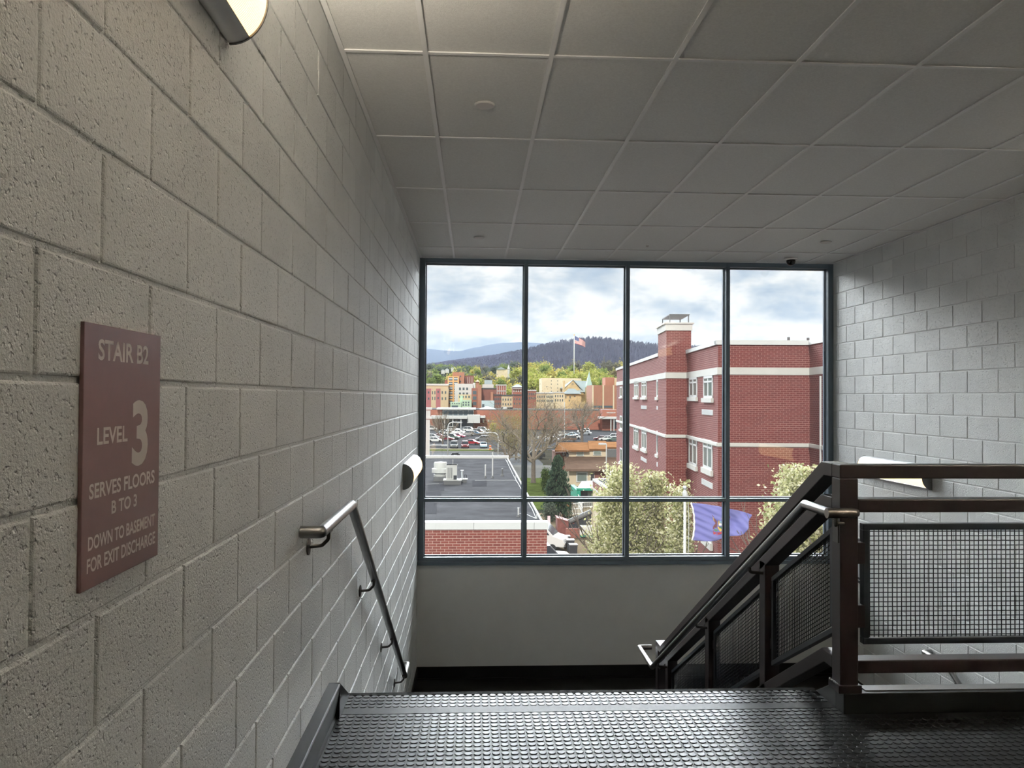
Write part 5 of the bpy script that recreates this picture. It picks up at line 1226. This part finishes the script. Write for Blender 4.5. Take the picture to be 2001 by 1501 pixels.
for a in ((887.5, 875.5, 'suv', 'grey', -90, 'dark grey suv facing us at the front edge of the parking lot'), (909, 875.5, 'suv', 'darkred', -90, 'dark red suv facing us in the front row'),
          (945, 875, 'sedan', 'lightblue', -90, 'light blue car facing us at the right end of the front row'), (923, 869, 'sedan', 'red', -25, 'bright red sedan parked behind the dark red suv'),
          (943.5, 862.5, 'suv', 'grey', 180, 'dark grey jeep with open sides near the yellow twigged tree'), (851, 864, 'sedan', 'white', -8, 'white sedan side-on left of the bare rounded tree'),
          (847, 857.5, 'sedan', 'silver', -12, 'silver car directly behind the white side-on sedan'), (859.5, 857, 'sedan', 'red', -10, 'red car half hidden by the bare rounded tree'),
          (873, 861, 'sedan', 'darkred', -15, 'dark red car just right of the bare rounded tree trunk'), (884, 858.5, 'suv', 'green', -20, 'dark green suv next to the dark red car'),
          (896, 855.5, 'sedan', 'pink', -25, 'crimson car behind the dark green suv'), (914, 852, 'suv', 'silver', 175, 'grey wagon in the middle aisle beside the blue car'),
          (930.5, 850.5, 'sedan', 'blue', -20, 'blue car at the end of the middle row'), (937, 848, 'suv', 'brown', -30, 'brown suv behind the blue car'), (944.5, 844, 'suv', 'silver', -15, 'silver suv next to the yellow forsythia bush'),
          (897, 847.5, 'sedan', 'white', -15, 'white sedan in the back row behind the grey wagon'), (880, 849.5, 'sedan', 'white', -15, 'white car behind the lamp post in the middle row'), (870, 848, 'sedan', 'silver', -15, 'silver car left of the lamp post in the middle row'),
          (888, 837.5, 'van', 'white', 180, 'white van in the farthest row, leftmost of three'), (902, 837, 'van', 'grey', 180, 'dark van in the farthest row between two white vans'), (915.5, 837.5, 'van', 'white', 180, 'white van in the farthest row, nearest the round green bush'),
          (886, 842.5, 'suv', 'white', -12, 'white suv in front of the farthest row of vans'), (918, 843.5, 'suv', 'white', -18, 'large white suv behind the grey wagon'), (908, 842, 'sedan', 'silver', -14, 'silver sedan between the two white suvs'), (843.5, 841, 'suv', 'white', -5, 'white suv beside the white column at the left edge'),
          (1116, 853.5, 'sedan', 'lightblue', 170, 'pale blue car behind the spreading bare tree'), (1122, 858, 'sedan', 'white', 172, 'white car in front of the pale blue one'), (1143.5, 850, 'sedan', 'silver', 165, 'silver car right of the spreading bare tree'), (1140, 846.5, 'suv', 'white', 170, 'white suv behind the silver car on the right'),
          (1064, 858.5, 'sedan', 'white', 175, 'white car seen through the large bare tree'), (1094, 853, 'sedan', 'white', 172, 'white car between the two bare trees'), (1112, 862.5, 'suv', 'brown', 170, 'brown suv in front of the spreading bare tree'), (1078, 863, 'sedan', 'silver', 175, 'silver car low behind the large bare tree branches'),
          (1184.5, 861.5, 'sedan', 'white', 172, 'white car just above the orange roof'), (1198, 858.5, 'suv', 'silver', 170, 'silver suv beside the brick building edge'), (1174, 861, 'sedan', 'darkred', 172, 'dark red car left of the white one above the orange roof'), (1200, 862.5, 'sedan', 'green', 172, 'green car at the right end above the orange roof'),
          (1044, 896, 'suv', 'black', 178, 'black suv parked beyond the driveway left of the spruce')):
    car(*a)
car(1048, 1072, 'van', 'white', -20, 'white van with its nose past the flat roof corner', 'vehicles in the yard')
car(1060, 1108, 'suv', 'grey', 5, 'grey blue car roof at the bottom of the window below the white van', 'vehicles in the yard')
car(1052, 1122, 'sedan', 'blue', 5, 'blue car partly hidden below the window sill', 'vehicles in the yard')
p = onz(890, 893, ZG); t = thing('motorbike', 'dark motorbike parked on the street left of the white vent', 'motorbike', (p.x, p.y, ZG+.05))
for dx in (-.7, .7): MB().lathe([(.25, -.06), (.33, 0), (.25, .06)], (p.x+dx, p.y, ZG+.38), 14, 'y').build('wheel', 'tyre', t)
MB().prism([(p.x-.75, p.y-.12, ZG+.5), (p.x+.5, p.y-.12, ZG+.45), (p.x+.75, p.y-.12, ZG+1.0), (p.x+.1, p.y-.12, ZG+.9), (p.x-.8, p.y-.12, ZG+.85)], (0, .24, 0)).build('body', 'paint_black', t)

# ---- hillside trees: a few grown trees copied over the hill
PT = {}
def hill_tree(kind, X, Y, h, label, group, rs):
    mats = {'lime': 'leaf_lime', 'green': 'leaf_green', 'yellow': 'leaf_yellow', 'grey': 'leaf_grey', 'dull': 'leaf_dull', 'tan': 'leaf_tan'}
    k = (kind, rs.randrange(2)); z = terr(X, Y)
    if k not in PT:
        o = leafy_tree('hillside_tree', label, (0, 0, 0), 14, 5.4, mats[kind], 620, 1.05, 50+len(PT), .25, .22, group, 22)
        PT[k] = o; o.location = (X, Y, z-.3); o.scale = (h/14,)*3; o.rotation_euler.z = rs.uniform(0, 6.28)
    else: o = dup(PT[k], (X, Y, z-.3), rs.uniform(0, 6.28), (h/14*rs.uniform(.85, 1.2), h/14*rs.uniform(.85, 1.2), h/14), label, group)
    return o
rs = random.Random(4); spots = []
def scatter(n, x0, x1, Y0, Y1, kinds, h0, h1, label, group, mind=7):
    c = 0; tries = 0
    while c < n and tries < 4000:
        tries += 1; Y = rs.uniform(Y0, Y1); x = rs.uniform(x0, x1); X = at(x, 720, Y).x
        if any(abs(x-kx) < kw+8 and ky-75 < Y < ky+6 for kx, kw, ky in ((872, 14, 700), (984, 10, 640))) and rs.random() < .97: continue
        if any((X-a)**2+(Y-b)**2 < mind*mind for a, b in spots): continue
        spots.append((X, Y)); kd = rs.choice(kinds); c += 1
        nm = {'lime': 'lime green', 'green': 'fresh green', 'yellow': 'yellow green', 'grey': 'bare grey', 'dull': 'dull green', 'tan': 'tan'}[kd]
        hill_tree(kd, X, Y, rs.uniform(h0, h1), nm+' '+label, nm+' '+group, rs)
scatter(46, 1030, 1215, 490, 640, ['lime', 'lime', 'green', 'yellow', 'tan', 'lime'], 10, 15, 'spring tree on the wooded hill behind the church', 'trees on the hill behind the church')
scatter(20, 1030, 1215, 640, 800, ['lime', 'grey', 'green', 'yellow', 'grey'], 11, 15, 'tree high on the hill below the striped flag', 'trees high on the hill below the flag')
scatter(30, 880, 1025, 480, 660, ['lime', 'green', 'yellow', 'lime', 'grey'], 9, 13, 'spring tree on the slope behind the white and orange blocks', 'trees on the slope behind the town blocks')
scatter(22, 828, 905, 560, 760, ['dull', 'green', 'lime', 'dull', 'grey'], 9, 13, 'tree on the slope above the pink row houses', 'trees on the slope above the pink row')
scatter(40, 826, 1030, 760, 1000, ['dull', 'dull', 'grey', 'green'], 11, 15, 'tree on the distant slope below the blue ridge', 'trees on the distant slope')
scatter(14, 1215, 1300, 500, 800, ['lime', 'grey', 'green'], 10, 14, 'tree on the hill left of the brick chimney', 'trees on the hill beside the chimney')
p = onz(958, 879, ZG+.25); pm('barrier_orange', (.62, .16, .05), .6)
t = thing('traffic_barrel', 'small orange traffic barrel at the right end of the yellow kerb', 'barrel', p)
MB().lathe([(.42, 0), (.42, .12), (.30, .14), (.27, 1.1), (.1, 1.16)], p, 14).build('body', 'barrier_orange', t, smooth=40)
MB().lathe([(.30, .45), (.295, .65)], p, 14).build('band', 'white_trim', t, smooth=40)
